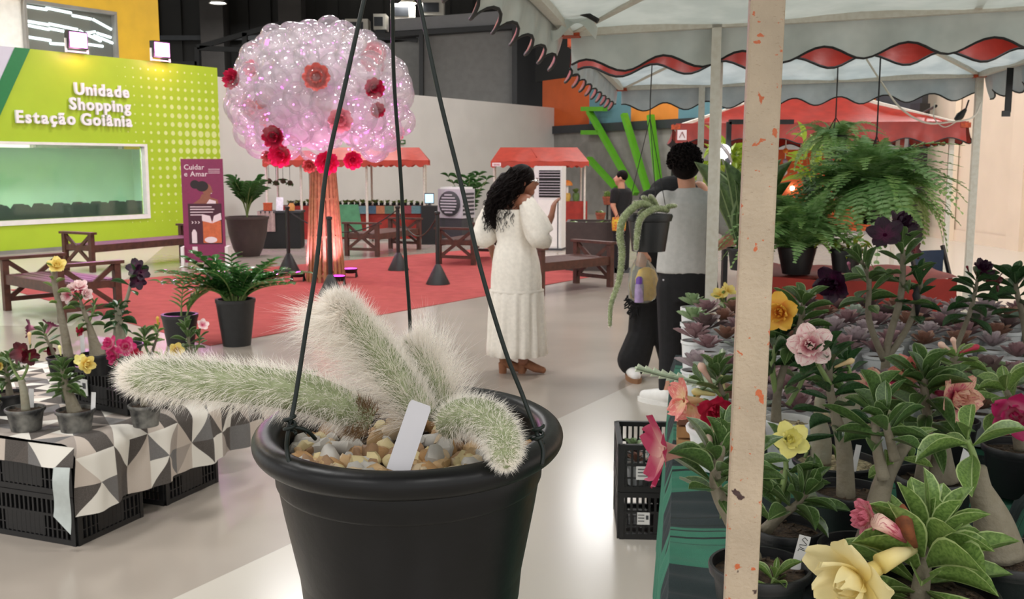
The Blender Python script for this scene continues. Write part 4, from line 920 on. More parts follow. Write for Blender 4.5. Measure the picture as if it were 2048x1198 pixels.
# plastic bag with yellow and purple goods
bp_ = handp + K0; t = thing('shopping_bag', 'clear plastic bag with a yellow product and purple bottle held by the person in black', 'bag', bp_ - V((0, 0, .42)))
M['film'] = glass('clear_plastic_film', 'e8ece6', .16, .15)
b = MB(); b.loft([((0, 0, .02), .05, .04), ((0, 0, .05), .1, .06), ((.01, 0, .15), .125, .075), ((0, 0, .27), .1, .06), ((-.01, 0, .36), .04, .03), ((-.01, 0, .42), .02, .015)], 24, lambda a, i: 1 + .06 * math.sin(7 * a + i)); b.build('film', M['film'], t, 60)
b = MB(); b.loft([((.03, 0, .04), .05, .03), ((.03, 0, .08), .078, .042), ((.03, 0, .2), .085, .045), ((.03, 0, .27), .06, .035), ((.03, 0, .29), .02, .02)], 20); b.build('yellow_pack', mt('yellow_packaging', 'e8b312', .4, noise=.1), t)
b = MB(); b.loft([((-.03, -.05, .03), .034, .026), ((-.03, -.05, .16), .034, .026), ((-.03, -.05, .18), .02, .02)], 16); bt_ = b.build('bottle', mt('pale_purple_plastic', 'a58fb8', .4), t)
b = MB(); b.loft([((-.03, -.05, .17), .028, .028), ((-.03, -.05, .21), .026, .026), ((-.03, -.05, .225), .015, .015)], 14); b.build('bottle_cap', mt('purple_plastic', '6a3fa0', .35), bt_)
# ---- far shopper with a yellow bag
F0 = V((1.66, 15.3, 0)); F = thing('person', 'person in a black T-shirt far back holding a yellow bag', 'person', F0)
def fp(u, v, dy=0.0): return at(u, v, F0.y + dy) - F0
hc = fp(1242, 356); fd = V((-1, .3, 0)); sh = fp(1243, 380)
body = head(hc, fd, .95) + [('l', [hc - V((0, 0, .05)), sh], [.05, .055]), ('l', [fp(1230, 384, -.1), fp(1226, 412, -.12), fp(1234, 432, -.15)], [.05, .04, .028]), ('l', [fp(1254, 384, .1), fp(1258, 415, .12), fp(1250, 440, .0)], [.05, .04, .028]), ('o', [(fp(1243, 450), .14, .1), (fp(1243, 420), .13, .1), (fp(1243, 385), .15, .1)])]
for k in (-6, 6): body += [('l', [fp(1243 + k, 450), fp(1243 + k, 495), fp(1243 + k, 536)], [.085, .055, .04])]
body += hand(fp(1234, 432, -.15), (.1, 0, -1), (0, -1, 0), .7); blob('body', body, SKIN2, F, .012, 3)
blob('t_shirt', [('o', [(fp(1243, 446), .165, .125), (fp(1243, 410), .165, .125), (fp(1243, 384), .17, .115), (fp(1243, 377), .1, .08)]), ('l', [fp(1230, 384, -.1), fp(1227, 402, -.11)], [.07, .06]), ('l', [fp(1254, 384, .1), fp(1257, 404, .12)], [.07, .06])], M['bcloth'], F, .014, 4)
blob('trousers', [('o', [(fp(1243, 465), .15, .11), (fp(1243, 440), .16, .12)])] + [('l', [fp(1243 + k, 455), fp(1243 + k, 534)], [.095, .07]) for k in (-6, 6)], M['bcloth'], F, .014, 4)
blob('hair', [('e', hc + V((.02, 0, .035)), (.09, .09, .09))], HAIR, F, .014, 2)
for k in (-6, 6): b = MB(); p = fp(1243 + k, 540); p.z = 0; b.box(p + V((-.04, 0, .04)), (.24, .09, .08)); b.build('shoe', M['dgrey'], F, 0)
p = fp(1238, 432, -.2) + F0; t = thing('tote_bag', 'bright yellow printed bag held by the far person in black', 'bag', p - V((0, 0, .22)))
b = MB(); b.loft([((0, 0, 0), .1, .05), ((0, 0, .12), .11, .06), ((0, 0, .2), .1, .04)], 12); b.build('bag_body', mt('yellow_print_bag', 'd9c21a', .5, c2='b8322a', ns=30), t, 60)
b = MB(); b.tube([(-.05, 0, .19), (0, 0, .27), (.05, 0, .19)], .006, 5); b.build('handle', M['black'], t)
# ================================================================ tents on the right
def tarpmat(n, tc, src): return src
M['tarp'] = mt('pale_tarpaulin', 'ccd8d4', .3, c2='dae3df', noise=.12, ns=5, trans=.2, bump=.35, bs=9)
M['tarp_blue'] = mt('pale_blue_tarpaulin', 'c4d6de', .3, c2='d6e4ea', noise=.12, ns=5, trans=.25, bump=.35, bs=9)
M['tarp_red'] = mt('red_tarpaulin_outer', '8f2417', .4, noise=.15, ns=8, trans=.1, bump=.2, bs=14)
M['frame'] = mt('chipped_white_frame', 'd8d4c8', .45, c2='c2bcae', noise=.12, ns=40)
M['joint'] = mt('rusty_orange_joint', 'a8431f', .7, noise=.3, ns=40)
def rust(n, tc, src):
    a = n.noise(tc.outputs['Object'], 55, 6); f = n.ramp(a, [(.63, (0, 0, 0, 1)), (.65, (1, 1, 1, 1))])
    st_ = n.add('ShaderNodeMapping'); st_.inputs['Scale'].default_value = (150, 150, 700); st_.inputs['Rotation'].default_value = (.0, .6, 0); n.link(tc.outputs['Object'], st_.inputs[0])
    f2 = n.ramp(n.noise(st_.outputs[0], 1, 3), [(.66, (0, 0, 0, 1)), (.7, (1, 1, 1, 1))])
    c = n.mix(n.math('MULTIPLY', f2, .4), src, lin('6d5238')); c = n.mix(f, c, lin('b2592f'))
    b2 = n.noise(tc.outputs['Object'], 23, 5); return n.mix(n.ramp(b2, [(.70, (0, 0, 0, 1)), (.715, (1, 1, 1, 1))]), c, lin('3a2320'))
M['cream'] = mt('chipped_cream_paint', 'a4947f', .45, c2='b09f89', noise=.06, ns=10, bump=.25, bs=140, uvfn=rust)
def tent(name, label, C, a, bdir, L, W_, ze, zr, posts_, tilt=0.0, mat='tarp', red=True, sides='LFNR', beam=.045, wave=.36, postm='frame'):
    C = V(C); a = V((*a, 0)).normalized(); bd = V((*bdir, 0)).normalized(); Z = V((0, 0, 1))
    t = thing(name, label, 'tent', C)
    def e(s, w_): return a * s + bd * w_ + Z * (ze + tilt * w_)
    cor = [e(0, 0), e(0, W_), e(L, W_), e(L, 0)]; ap = e(L / 2, W_ / 2); ap.z = zr
    out = [-a, bd, a, -bd]
    for i in range(4):
        p, q = cor[i], cor[(i + 1) % 4]
        b = MB(); b.grid(lambda u, v: lerp(lerp(p, q, u), ap, v) + Z * (-.10 * math.sin(pi * u) * math.sin(pi * min(1, v * 1.15)) * (1 - v) + .012 * math.sin(u * 17 + v * 9)), 20, 10); b.build('roof_panel', M[mat], t, 180)
        b = MB(); b.bar(p, ap, beam * .8, beam * .8); b.build('rafter', M['frame'], t, 0)
        b = MB(); b.bar(p, q, beam, beam); b.build('eave_beam', M['frame'], t, 0)
        b = MB(); b.box(p, (beam * 2.2, beam * 2.2, beam * 1.15), Matrix.Rotation(math.atan2(bd.y, bd.x), 3, 'Z')); b.build('corner_joint', M['joint'], t, 0)
        if 'FRNL'[i] not in sides: continue
        o = out[i]; ln = (q - p).length; nw = max(3, round(ln / wave)); o0 = .03; ph = R.random()
        def val(u, v, off):
            lobe = .5 + .5 * math.cos(2 * pi * (u * nw + ph)); h = .17 + .06 * lobe
            return lerp(p, q, u) + o * (o0 + off + v * v * (.035 + .03 * math.sin(2 * pi * (u * nw + ph) + .8))) - Z * (h * v - .04)
        b = MB(); b.grid(lambda u, v: val(u, v, 0), nw * 10, 5); b.build('valance', M[mat], t, 180)
        b = MB(); b.grid(lambda u, v: val(u, v, .006), nw * 10, 5); b.build('outer_valance', M['tarp_red' if red else mat], t, 180)
        b = MB(); b.tube([val(k / (nw * 10), 1, .003) for k in range(nw * 10 + 1)], .0065, 6); b.build('black_trim', M['dblack'], t, 180)
    b = MB(); b.bar(lerp(cor[0], cor[1], .62), lerp(lerp(cor[0], cor[1], .62), ap, .5), beam * .7, beam * .7); b.build('strut', M['frame'], t, 0)
    for (s, w_, wd_, m_) in posts_:
        p = e(s, w_); ln_ = .031 if m_ == 'cream' else 0; b = MB(); b.bar((p.x - ln_, p.y, 0), (p.x - .003 * bool(ln_), p.y, p.z), wd_, wd_, a); o = b.build('post', M[m_], t, 0)
        if m_ == 'cream':
            md = o.modifiers.new('bevel', 'BEVEL'); md.width = .004; md.segments = 2
    return t, e
AD = (-.178, -1); BD = (1, -.178)
C1 = V((.283, 5.0, 0))
T1, e1_ = tent('market_tent', 'pale tarpaulin tent with the cream chipped front post', C1, AD, BD, 4.2, 3.0, 2.29, 2.62, [(0, .7, .045, 'frame'), (3.55, .7, .046, 'cream'), (0, 2.9, .045, 'frame'), (3.55, 2.9, .045, 'frame')], .035, sides='LFR')
# bar across the front that the cactus pot hangs from
b = MB(); p_ = e1_(4.2, 0); q_ = e1_(4.2, 3.0); b.bar(V((-.5, -4.12, 2.305)) if False else e1_(4.115, -.02), e1_(4.115, 3.0), .03, .03); b.build('hanging_bar', M['frame'], T1, 0)
C2 = V((.905, 8.45, 0))
T2, e2_ = tent('market_tent', 'pale blue tarpaulin tent beyond the one with the cream post', C2, (-.18, -1), (1, -.24), 3.15, 2.75, 2.28, 2.75, [(0, .66, .05, 'frame'), (0, 2.75, .05, 'frame'), (3.13, .72, .045, 'frame')], .02, 'tarp_blue', sides='LFNR')
# folded tarp flap tied up in the corner
b = MB(); p0 = at(1082, 33, 4.6); p1 = at(1196, 38, 4.6)
b.grid(lambda u, v: lerp(p0, p1, u) + V((0, .1 * v, -.06 * math.sin(u * 7) * (1 - .3 * v) - .05 * v)), 20, 4); b.v = [tuple(V(q) - C1) for q in b.v]; b.build('folded_flap', M['tarp'], T1, 180)
b = MB(); b.tube([V(q) - C1 for q in (at(1110, 20, 4.58), at(1150, 22, 4.55), at(1175, 30, 4.52), at(1196, 42, 4.5))], .012, 6); b.build('flap_trim', M['dblack'], T1)
# red tent further back
T3, e3_ = tent('market_tent', 'red roofed tent behind the big fern', V((2.35, 14.2, 0)), (-.18, -1), (1, -.2), 3.0, 3.0, 2.06, 2.62, [(0, .1, .05, 'frame'), (0, 2.9, .05, 'frame'), (3.0, .1, .05, 'frame'), (2.9, 2.9, .05, 'frame')], 0, 'tarp_red', sides='LFNR', wave=.4)
p = at(1364, 270, 11.16); b = MB(); b.box(p - V((2.35, 14.2, 0)), (.1, .01, .11)); lg = b.build('printed_emblem', M['print_white'], T3, 0)
b = MB(); b.bar(p + V((-.03, -.012, -.03)) - V((2.35, 14.2, 0)), p + V((0, -.012, .035)) - V((2.35, 14.2, 0)), .012, .004); b.bar(p + V((.03, -.012, -.03)) - V((2.35, 14.2, 0)), p + V((0, -.012, .035)) - V((2.35, 14.2, 0)), .012, .004); b.build('emblem_stroke', M['tarp_red'], lg, 0)
# orange lit backdrop and strung trinkets inside the red tent
t = thing('stall_backdrop', 'orange backdrop board with small lamps inside the red roofed tent', 'backdrop', (3.3, 13.7, 0)); b = MB(); b.box((.75, 0, 1.3), (1.7, .04, 1.1)); b.build('board', M['orange'], t, 0)
for x in (.0, 1.5): b = MB(); b.bar((x, .03, 0), (x, .03, 1.8), .04, .04); b.build('leg', M['frame'], t, 0)
for x, z in ((.25, 1.35), (.5, 1.33)): b = MB(); b.ball((x, -.06, z), .03, 10, 8); b.build('small_lamp', M['lamp'], t)
for k in range(7):
    p = V((3.4 + k * .2, 13.3, 1.5)); t = thing('trinket_string', 'pale string of trinkets hanging inside the red roofed tent', 'trinket', p, 0, 'trinkets strung inside the red tent'); b = MB(); b.tube([(0, 0, 0), (0, 0, .765 - .009 * k)], .008, 4); b.build('string', M['acw'], t)
    for j in range(3): b = MB(); b.ball((0, 0, .05 + j * .14), .035, 8, 6); b.build('bead', M[('magglow' if False else ('orange2', 'wplast', 'lav')[(k + j) % 3])], t)
# cables
def cable(label, pts, r=.006, m='acw', name='cable'):
    b = MB(); b.tube(spline(pts, 8), r, 6); return one(b, name, M[m], label, 'cable')
cable('white cable sagging from the tent edge to the white corner post', [at(1733, 118, 7.3), at(1760, 160, 7.35), at(1800, 215, 7.4), at(1850, 245, 7.5), at(1900, 244, 7.6), at(1945, 235, 7.7), at(1962, 205, 7.72)], .007)
cable('thin white cable loop below the blue tent edge', [at(1870, 205, 7.62), at(1868, 235, 7.62), at(1888, 254, 7.62), at(1912, 244, 7.66)], .004)
cable('black cable from the facade post to the blue tent edge', [at(1822, 234, 22), at(1840, 228, 15), at(1872, 212, 7.75)], .012, 'dblack')
t = thing('plug_connector', 'black plug dangling below the blue tent edge', 'plug', at(1920, 232, 7.7)); b = MB(); b.tube([(.04, 0, .05), (0, 0, 0), (-.03, 0, -.03)], [.012, .03, .018], 8); b.build('body', M['dblack'], t); b = MB(); b.tube([(.04, 0, .05), (.06, 0, .12)], .006, 6); b.build('lead', M['dblack'], t)
t = thing('strap', 'black strap hanging at the end of the blue tent', 'strap', at(2018, 180, 7.0)); b = MB(); b.box((0, 0, 0), (.045, .006, .3)); b.build('webbing', M['dblack'], t, 0); b = MB(); b.box((-.01, 0, -.16), (.055, .015, .04)); b.build('buckle', M['black'], t, 0)
# spotlight between the posts
t = thing('clip_lamp', 'bright clip lamp on a black pole between the two posts', 'lamp', at(1447, 303, 8.6)); b = MB(); b.ball((0, 0, 0), .06, 12, 8); b.build('bulb', M['lamp'], t)
b = MB(); b.lathe([(.03, .04), (.12, .0), (.13, -.02)], 14); o = b.build('reflector', M['silver'], t); o.matrix_basis = Matrix.Rotation(.9, 4, 'Y')
pz = at(1456, 255, 8.7); b = MB(); b.bar((.05, .05, -.0 - t.matrix_basis.translation.z), (.05, .05, .25), .04, .04); b.bar((.05, .05, .25), (.6, .05, .25), .04, .04); b.build('black_pole', M['black_steel'], t, 0)
# ================================================================ the big table on the right
TZ = .85
TO = V((.242, 1.48, 0)); TA = V((.168, 1, 0)).normalized(); TB = V((1, -.168, 0)).normalized()
TL, TW = 2.72, 1.75
def tp(s, w_, z=0.0): return TO + TA * s + TB * w_ + V((0, 0, TZ + z))
def stripes(n, tc, src):
    sep = n.add('ShaderNodeSeparateXYZ'); n.link(tc.outputs['UV'], sep.inputs[0]); v = sep.outputs[1]
    a = n.math('FRACT', n.math('MULTIPLY', v, 2.2)); f = n.math('GREATER_THAN', a, .5)
    c = n.mix(f, lin('2e6f58'), lin('1c2a2c')); fine = n.math('LESS_THAN', n.math('FRACT', n.math('MULTIPLY', v, 26.0)), .22)
    band = n.math('MULTIPLY', fine, n.math('LESS_THAN', n.math('ABSOLUTE', n.math('SUBTRACT', a, .48)), .2)); c = n.mix(band, c, lin('10201d'))
    return n.mix(n.math('MULTIPLY', n.noise(tc.outputs['Object'], 60), .25), c, lin('0c1413'))
M['stripe'] = mt('green_black_striped_cloth', '2e6f58', .9, noise=.1, bump=.3, bs=400, uvfn=stripes)
t = thing('display_table', 'long trestle table under the green and black striped cloth', 'table', TO)
b = MB(); pts = [tp(0, 0) - TO, tp(TL, 0) - TO, tp(TL, TW) - TO, tp(0, TW) - TO]; zt = V((0, 0, -.012)); zb = V((0, 0, -.05))
b.add([q + zb for q in pts] + [q + zt for q in pts], [(3, 2, 1, 0), (4, 5, 6, 7), (0, 1, 5, 4), (1, 2, 6, 5), (2, 3, 7, 6), (3, 0, 4, 7)]); b.build('table_top', M['wood'], t, 0)
for s in (.1, TL - .1):
    for w_ in (.1, TW - .1): q = tp(s, w_) - TO; b = MB(); b.bar((q.x, q.y, 0), (q.x, q.y, TZ - .05), .05, .05); b.build('leg', M['wood'], t, 0)
def clothz(s, w_): return .004 * math.sin(s * 70 + math.sin(w_ * 5) * 1.5) * (1 + .6 * math.sin(s * 7 + w_ * 9)) + .004 * math.sin(w_ * 23 + s * 6)
b = MB(); b.grid(lambda u, v: tp(v * TL, u * TW, clothz(v * TL, u * TW)), 50, 260, (TW, TL))
b.grid(lambda u, v: tp(v * TL, 0, clothz(v * TL, 0) * (1 - u)) - TB * (.012 + .025 * u + .018 * u * math.sin(v * 38) + .006 * math.sin(v * 190)) * (1 if u > 0 else 0) - V((0, 0, u * (.72 + .01 * math.sin(v * 300)))), 12, 260, (.72, TL))
b.grid(lambda u, v: tp(0, u * TW, clothz(0, u * TW) * (1 - v)) - TA * (.02 * v + .02 * v * math.sin(u * 30)) - V((0, 0, v * .7)), 50, 10, (TW, .7))
one(b, 'striped_cloth', M['stripe'], 'rumpled green and black striped cloth draped over the long plant table', 'tablecloth', smooth=180)
# ---------------- plant kit
def petalmat(name, c0, c1, streak=None, tr=.3):
    def f(n, tc, src):
        sep = n.add('ShaderNodeSeparateXYZ'); n.link(tc.outputs['UV'], sep.inputs[0]); v = sep.outputs[1]
        c = n.mix(n.ramp(v, [(.05, (0, 0, 0, 1)), (.6, (1, 1, 1, 1))]), lin(c0), lin(c1))
        if streak:
            mp = n.add('ShaderNodeMapping'); mp.inputs['Scale'].default_value = (14, 2.2, 1); n.link(tc.outputs['UV'], mp.inputs[0])
            c = n.mix(n.ramp(n.noise(mp.outputs[0], 1.6, 3), [(.52, (0, 0, 0, 1)), (.62, (1, 1, 1, 1))]), c, lin(streak))
        return c
    return mt(name, c1, .5, noise=0, trans=tr, uvfn=f)
PET = dict(purple=('5a1240', '2c0a26', '160414'), pinkwhite=('cf4f74', 'f4e2dd', 'e0a0aa'), salmon=('c23b66', 'efc6ab', 'd05a7a'), magenta=('f2b7c6', 'c02c69', None), rose=('d6a59b', 'a62a50', None), yellow=('e0b84a', 'eedb84', None), paleyellow=('f2ecae', 'ece58f', None), cream=('ecd98a', 'efe2ae', None), burgundy=('7a1024', '4a0816', None), orangeyel=('d9823a', 'e8b84e', None), pinkyfade=('f0d0c0', 'd77b8e', 'b5485f'), plum=('c77f9a', '5f1d3d', None), coralpink=('e9cfa0', 'e07a76', 'f0c0a8'), red=('d0405a', 'b3203f', None))
PM = {k: petalmat('petal_' + k, *q) for k, q in PET.items()}
PMESH = {k: petalmesh('petal', m, .07, .95, .12) for k, m in PM.items()}
PMESH2 = {k: petalmesh('petal', m, .13, .8, .4) for k, m in PM.items()}
def tubemesh(m):
    b = MB(); b.lathe([(.05, -1.15), (.09, -1.05), (.13, -.85), (.17, -.5), (.2, -.25), (.3, .02)], 12); return b.mesh('flower', m, 180)
TUB = {k: tubemesh(petalmat('throat_' + k, q[0], q[0])) for k, q in PET.items()}
CALYX = (lambda b: (b.lathe([(.0, -1.3), (.07, -1.25), (.12, -1.05), (.1, -.95)], 8), b)[1])(MB()).mesh('calyx', M['stem'])
def qz(d, spin=0.0): return V(d).normalized().to_track_quat('Z', 'Y').to_matrix().to_4x4() @ Matrix.Rotation(spin, 4, 'Z')
def flower(t, p, d, r, kind, dbl=False, open_=.25):
    o = put(TUB[kind], 'flower', t, Matrix.Translation(V(p)) @ qz(d, R.random() * 6) @ Matrix.Diagonal((r, r, r, 1)))
    put(CALYX, 'calyx', o)
    for ring, (cnt, el, s_, ms) in enumerate(((5, open_, 1.0, PMESH), (5, open_ + .45, .8, PMESH2), (4, 1.15, .55, PMESH2))[:3 if dbl else 1]):
        for j in range(cnt):
            put(ms[kind], 'petal', o, Matrix.Rotation(2 * pi * j / cnt + ring * .63, 4, 'Z') @ Matrix.Translation((0, .12, 0)) @ Matrix.Rotation(el + R.uniform(-.12, .12), 4, 'X') @ Matrix.Diagonal((s_, s_, s_, 1)))
    return o
def bud(t, p, d, L, kind):
    b = MB(); b.lathe([(.0, 0), (.05, .05), (.08, .3), (.1, .6), (.15, .78), (.13, .9), (.05, .98), (0, 1)], 10); o = b.build('bud', PM[kind], t, 180); o.matrix_basis = Matrix.Translation(V(p)) @ qz(d) @ Matrix.Diagonal((L, L, L, 1)); return o
LEAF = {k: [leafmesh('leaf', M[k], w_, tp_, fo, cu, 4, 8) for w_, tp_, fo, cu in ((.36, 1.45, .2, .12), (.3, 1.35, .28, .2), (.4, 1.5, .14, -.05))] for k in ('leaf', 'leaf_light', 'leaf_dark')}
LEAFN = [leafmesh('leaf', M['leaf_dark'], .15, 1.1, .3, .25, 2, 8)]
M['bark'] = mt('grey_green_bark', '8a8270', .8, c2='726a58', noise=.25, ns=40, bump=.4, bs=80)
M['bark_pale'] = mt('pale_bark', '9c9a86', .75, c2='87806c', noise=.2, ns=40, bump=.3, bs=80)
M['bpot'] = mt('black_nursery_pot', '17181a', .42, noise=.15, ns=30, bump=.06, bs=200)
M['wpot'] = mt('white_flower_pot', 'dcdedf', .35, noise=.03); M['gravelsoil'] = mt('pale_gravel_soil', 'b0a283', .95, noise=.5, ns=120, bump=1, bs=160)
M['bpot_dirty'] = mt('dusty_black_pot', '232426', .6, c2='77756f', noise=.2, ns=16)
def fpot(t, r, h, m='bpot', soil='soil', rim=True, n=32):
    b = MB(); b.lathe([(0, 0), (r * .74, 0), (r * .9, h * .8), (r * .92, h * .86), (r, h * .87), (r * 1.02, h * .97), (r, h), (r * .94, h), (r * .92, h * .8)], n); o = b.build('pot', M[m], t)
    b = MB(); b.lathe([(r * .93, h * .84), (r * .6, h * .86), (r * .3, h * .88), (0, h * .88)], 16)
    for k in range(26):
        a, q = R.random() * 6.28, r * .85 * math.sqrt(R.random()); x = V((q * math.cos(a), q * math.sin(a), h * .87)); d = V((R.uniform(-1, 1), R.uniform(-1, 1), R.uniform(-.2, .3))).normalized() * R.uniform(.004, .012)
        b.bar(x - d, x + d, .006, .003)
    b.build('soil', M[soil], t, 40); return o
def leaves_at(t, pts, n, L, kind='leaf', spread=(1.25, -.15), rnd=.2):
    """whorl of n leaves along the end of a shoot, upright at the tip and spreading lower down"""
    for i in range(n):
        f = i / max(1, n - 1); k = len(pts) - 1; x = (1 - .55 * f) * k; j = min(int(x), k - 1); p = lerp(pts[j], pts[j + 1], x - j); ax = (pts[-1] - pts[max(0, k - 2)]).normalized()
        x_, y_ = frame(ax); a = i * 2.4 + R.uniform(-rnd, rnd); el = lerp(spread[0], spread[1], f) + R.uniform(-.15, .15)
        d = (x_ * math.cos(a) + y_ * math.sin(a)) * math.cos(el) + ax * math.sin(el)
        lm = R.choice(LEAF[kind]) if kind in LEAF else LEAFN[0]
        put(lm, 'leaf', t, aim(p, d, ax + V((0, 0, .3)), L * R.uniform(.75, 1.15) * (.75 + .35 * min(1, f * 2))))
def adenium(label, rim, r, h, branches, flowers=(), buds=(), zt=None, potm='bpot', soil='soil', L=.09, kind='leaf', bark='bark', tagp=None, group=None, name='potted_adenium', base=None, dz=0.0):
    zt = TZ + .008 if zt is None else zt
    c = fl(rim[0], rim[1], zt + h) if base is None else V(base); c.z = zt
    t = thing(name, label, 'potted plant', c, 0, group); fpot(t, r, h, potm, soil)
    Y = c.y
    for bi, br in enumerate(branches):
        pts = []; k = len(br['p'])
        for i, q in enumerate(br['p']): pts.append(at(q[0], q[1], Y + br.get('dy', 0) * i / (k - 1) + br.get('y0', 0)) - c)
        sp_ = spline(pts, 5); b = MB(); b.tube(sp_, interp(br['r'], len(sp_)), 10); b.build('trunk' if bi == 0 else 'branch', M[bark] if br['r'][0] > .009 else M['stem'], t, 180)
        if br.get('n'): leaves_at(t, sp_, br['n'], br.get('L', L), br.get('k', kind), br.get('s', (1.25, -.15)))
    for q in flowers:
        u, v, d, s_, kd = q[:5]; dy = q[6] if len(q) > 6 else 0; flower(t, at(u, v, Y + dy) - c, d, s_, kd, q[5] if len(q) > 5 else False)
    for u, v, d, s_, kd in buds: bud(t, at(u, v, Y) - c, d, s_, kd)
    return t, c
def plant_tag(label, p, d, L=.09, w_=.018, m='wplast', writing=False):
    t = thing('plant_label', label, 'plant label', p); d = V(d).normalized(); x, y = frame(d, (0, -1, 0))
    b = MB(); b.bar((0, 0, 0), d * L, w_, .0015, (0, -1, .2)); o = b.build('card', M[m], t, 0)
    if writing:
        b = MB(); n_ = frame(d, (0, -1, .2))[1] * .0012; x = frame(d, (0, -1, .2))[0]; s_ = 1 if n_.y < 0 else -1
        for k, seg in enumerate((((-.3, .9), (.0, .96), (.2, .9), (-.3, .8)), ((-.3, .78), (.3, .76), (.2, .7), (-.2, .68)), ((-.3, .64), (.25, .66), (.3, .6)))):
            b.tube([x * q[0] * w_ + d * L * q[1] + n_ * s_ for q in seg], .0006, 4)
        b.build('handwriting', M['dblack'], t)
    return t
U, D_, LF, RT, TO_C = V((0, 0, 1)), V((0, 0, -1)), V((-1, 0, 0)), V((1, 0, 0)), V((0, -1, 0))
adenium('desert rose with one big pink trumpet flower reaching out left over the crates', (1520, 1128), .085, .12,
    [dict(p=[(1500, 1120), (1470, 1050), (1435, 985), (1432, 940), (1450, 880)], r=[.022, .016, .011, .009, .006], n=26, dy=-.02, L=.085), dict(p=[(1452, 1010), (1480, 960), (1500, 930)], r=[.009, .006], n=12, dy=.05), dict(p=[(1545, 1190), (1545, 1170), (1548, 1155)], r=[.004, .003], n=7, L=.05, k='leaf_light', y0=-.05)],
    [(1330, 903, V((-1, -.15, .05)), .06, 'rose')], [(1425, 925, V((-.2, 0, 1)), .05, 'pinkyfade')])
plant_tag('white plant label with handwriting in the pot behind the cream post', fl(1590, 1150, TZ + .1) , V((.25, .1, 1)), .07, .02, writing=True)
adenium('desert rose with a pale yellow flower and long glossy leaves right beside the cream post', (1572, 1050), .07, .11,
    [dict(p=[(1530, 1062), (1560, 1032), (1590, 1012), (1615, 985)], r=[.013, .01, .007, .005], n=20, dy=-.03, L=.085), dict(p=[(1540, 1050), (1560, 990), (1572, 940), (1568, 905)], r=[.008, .006, .004], n=9, dy=.03, L=.08)],
    [(1580, 882, V((-.1, -.8, .5)), .035, 'paleyellow', True)])
plant_tag('white plant label tucked behind the pale yellow flower', fl(1532, 985, TZ + .1), V((.1, .1, 1)), .08, .018)
adenium('desert rose with a straight grey trunk and pink and white flowers', (1700, 978), .08, .125,
    [dict(p=[(1692, 1000), (1690, 930), (1686, 885), (1668, 820), (1658, 760), (1660, 700)], r=[.02, .017, .016, .009, .008, .006], n=22, dy=.03, L=.08, k='leaf_dark', s=(1.0, -.3)), dict(p=[(1660, 770), (1640, 735), (1632, 720)], r=[.006, .004], n=8, k='leaf_dark', L=.07)],
    [(1620, 692, V((-.3, -.9, .3)), .045, 'pinkwhite', True)], [(1668, 735, V((.5, -.3, .3)), .045, 'coralpink')], L=.08)
plant_tag('thin white label in the pot of the straight grey trunk', fl(1705, 950, TZ + .1), V((.2, .1, 1)), .07, .012)
adenium('desert rose with a leaning forked trunk in a round black pot', (1728, 1093), .08, .11,
    [dict(p=[(1740, 1110), (1750, 1040), (1768, 960), (1800, 905), (1815, 890)], r=[.036, .022, .017, .012, .009], n=8, dy=.05, k='leaf_light', L=.07), dict(p=[(1768, 960), (1752, 880), (1752, 800)], r=[.012, .009, .006], n=12, k='leaf', L=.085, dy=.04), dict(p=[(1790, 920), (1780, 880), (1770, 840)], r=[.01, .006], n=10, L=.08)], bark='bark')
adenium('desert rose with tiered leaf whorls and streaked salmon flowers', (1868, 950), .085, .13,
    [dict(p=[(1838, 985), (1846, 930), (1856, 870), (1850, 790), (1848, 755)], r=[.016, .013, .01, .009, .007], n=34, dy=-.04, L=.1, s=(.9, -.35)), dict(p=[(1880, 960), (1880, 930), (1882, 890)], r=[.04, .03, .018])],
    [(1758, 775, V((-.9, -.5, -.1)), .046, 'salmon', False, -.05), (1822, 748, V((-.2, -.6, .8)), .045, 'coralpink', True, .02), (1910, 795, V((.35, -.9, 0)), .052, 'salmon', True, -.06)], [(1800, 778, V((-1, -.2, .1)), .07, 'coralpink'), (1880, 770, V((1, -.2, .1)), .05, 'coralpink')])
plant_tag('long white label in the pot with the salmon flowers', fl(1918, 965, TZ + .1), V((.25, .1, 1)), .09, .02)
adenium('desert rose with a thick cut back grey trunk and two wide leaves', (2020, 1105), .09, .12,
    [dict(p=[(2000, 1110), (1985, 1040), (1960, 975), (1952, 935)], r=[.045, .032, .019, .017]), dict(p=[(1955, 940), (1945, 905), (1935, 880)], r=[.007, .005], n=6, L=.09, k='leaf_light', s=(.6, -.2))], [], [])
adenium('bottle trunked caudex plant with bare swollen stem in a wide pot', (1672, 918), .1, .1,
    [dict(p=[(1642, 925), (1642, 890), (1640, 860), (1638, 830), (1640, 800), (1640, 788)], r=[.024, .026, .023, .013, .013, .008]), dict(p=[(1610, 915), (1618, 895), (1630, 890)], r=[.004, .004]), dict(p=[(1675, 920), (1668, 895), (1655, 888)], r=[.004, .004])], bark='bark_pale', soil='gravelsoil', name='potted_caudex')
adenium('tall three stemmed desert rose with very dark purple flowers', (1770, 752), .07, .11,
    [dict(p=[(1770, 760), (1775, 690), (1800, 600), (1806, 530), (1804, 490)], r=[.018, .012, .011, .009, .006], n=18, L=.1, s=(.9, -.1)), dict(p=[(1768, 720), (1738, 640), (1738, 560), (1722, 520)], r=[.012, .01, .008, .005], n=14, L=.09, dy=-.04), dict(p=[(1775, 715), (1815, 655), (1838, 590), (1842, 555)], r=[.012, .009, .006], n=14, L=.085, k='leaf_dark')],
    [(1770, 470, V((-.3, -.7, .6)), .055, 'purple', False, -.05), (1800, 452, V((.3, -.6, .7)), .05, 'purple', True, .02), (1828, 500, V((.5, -.5, .1)), .03, 'burgundy', False, .05), (1668, 568, V((-.6, -.6, -.1)), .06, 'purple', True, -.05)], [(1700, 540, V((-.3, -.5, .6)), .04, 'plum')])
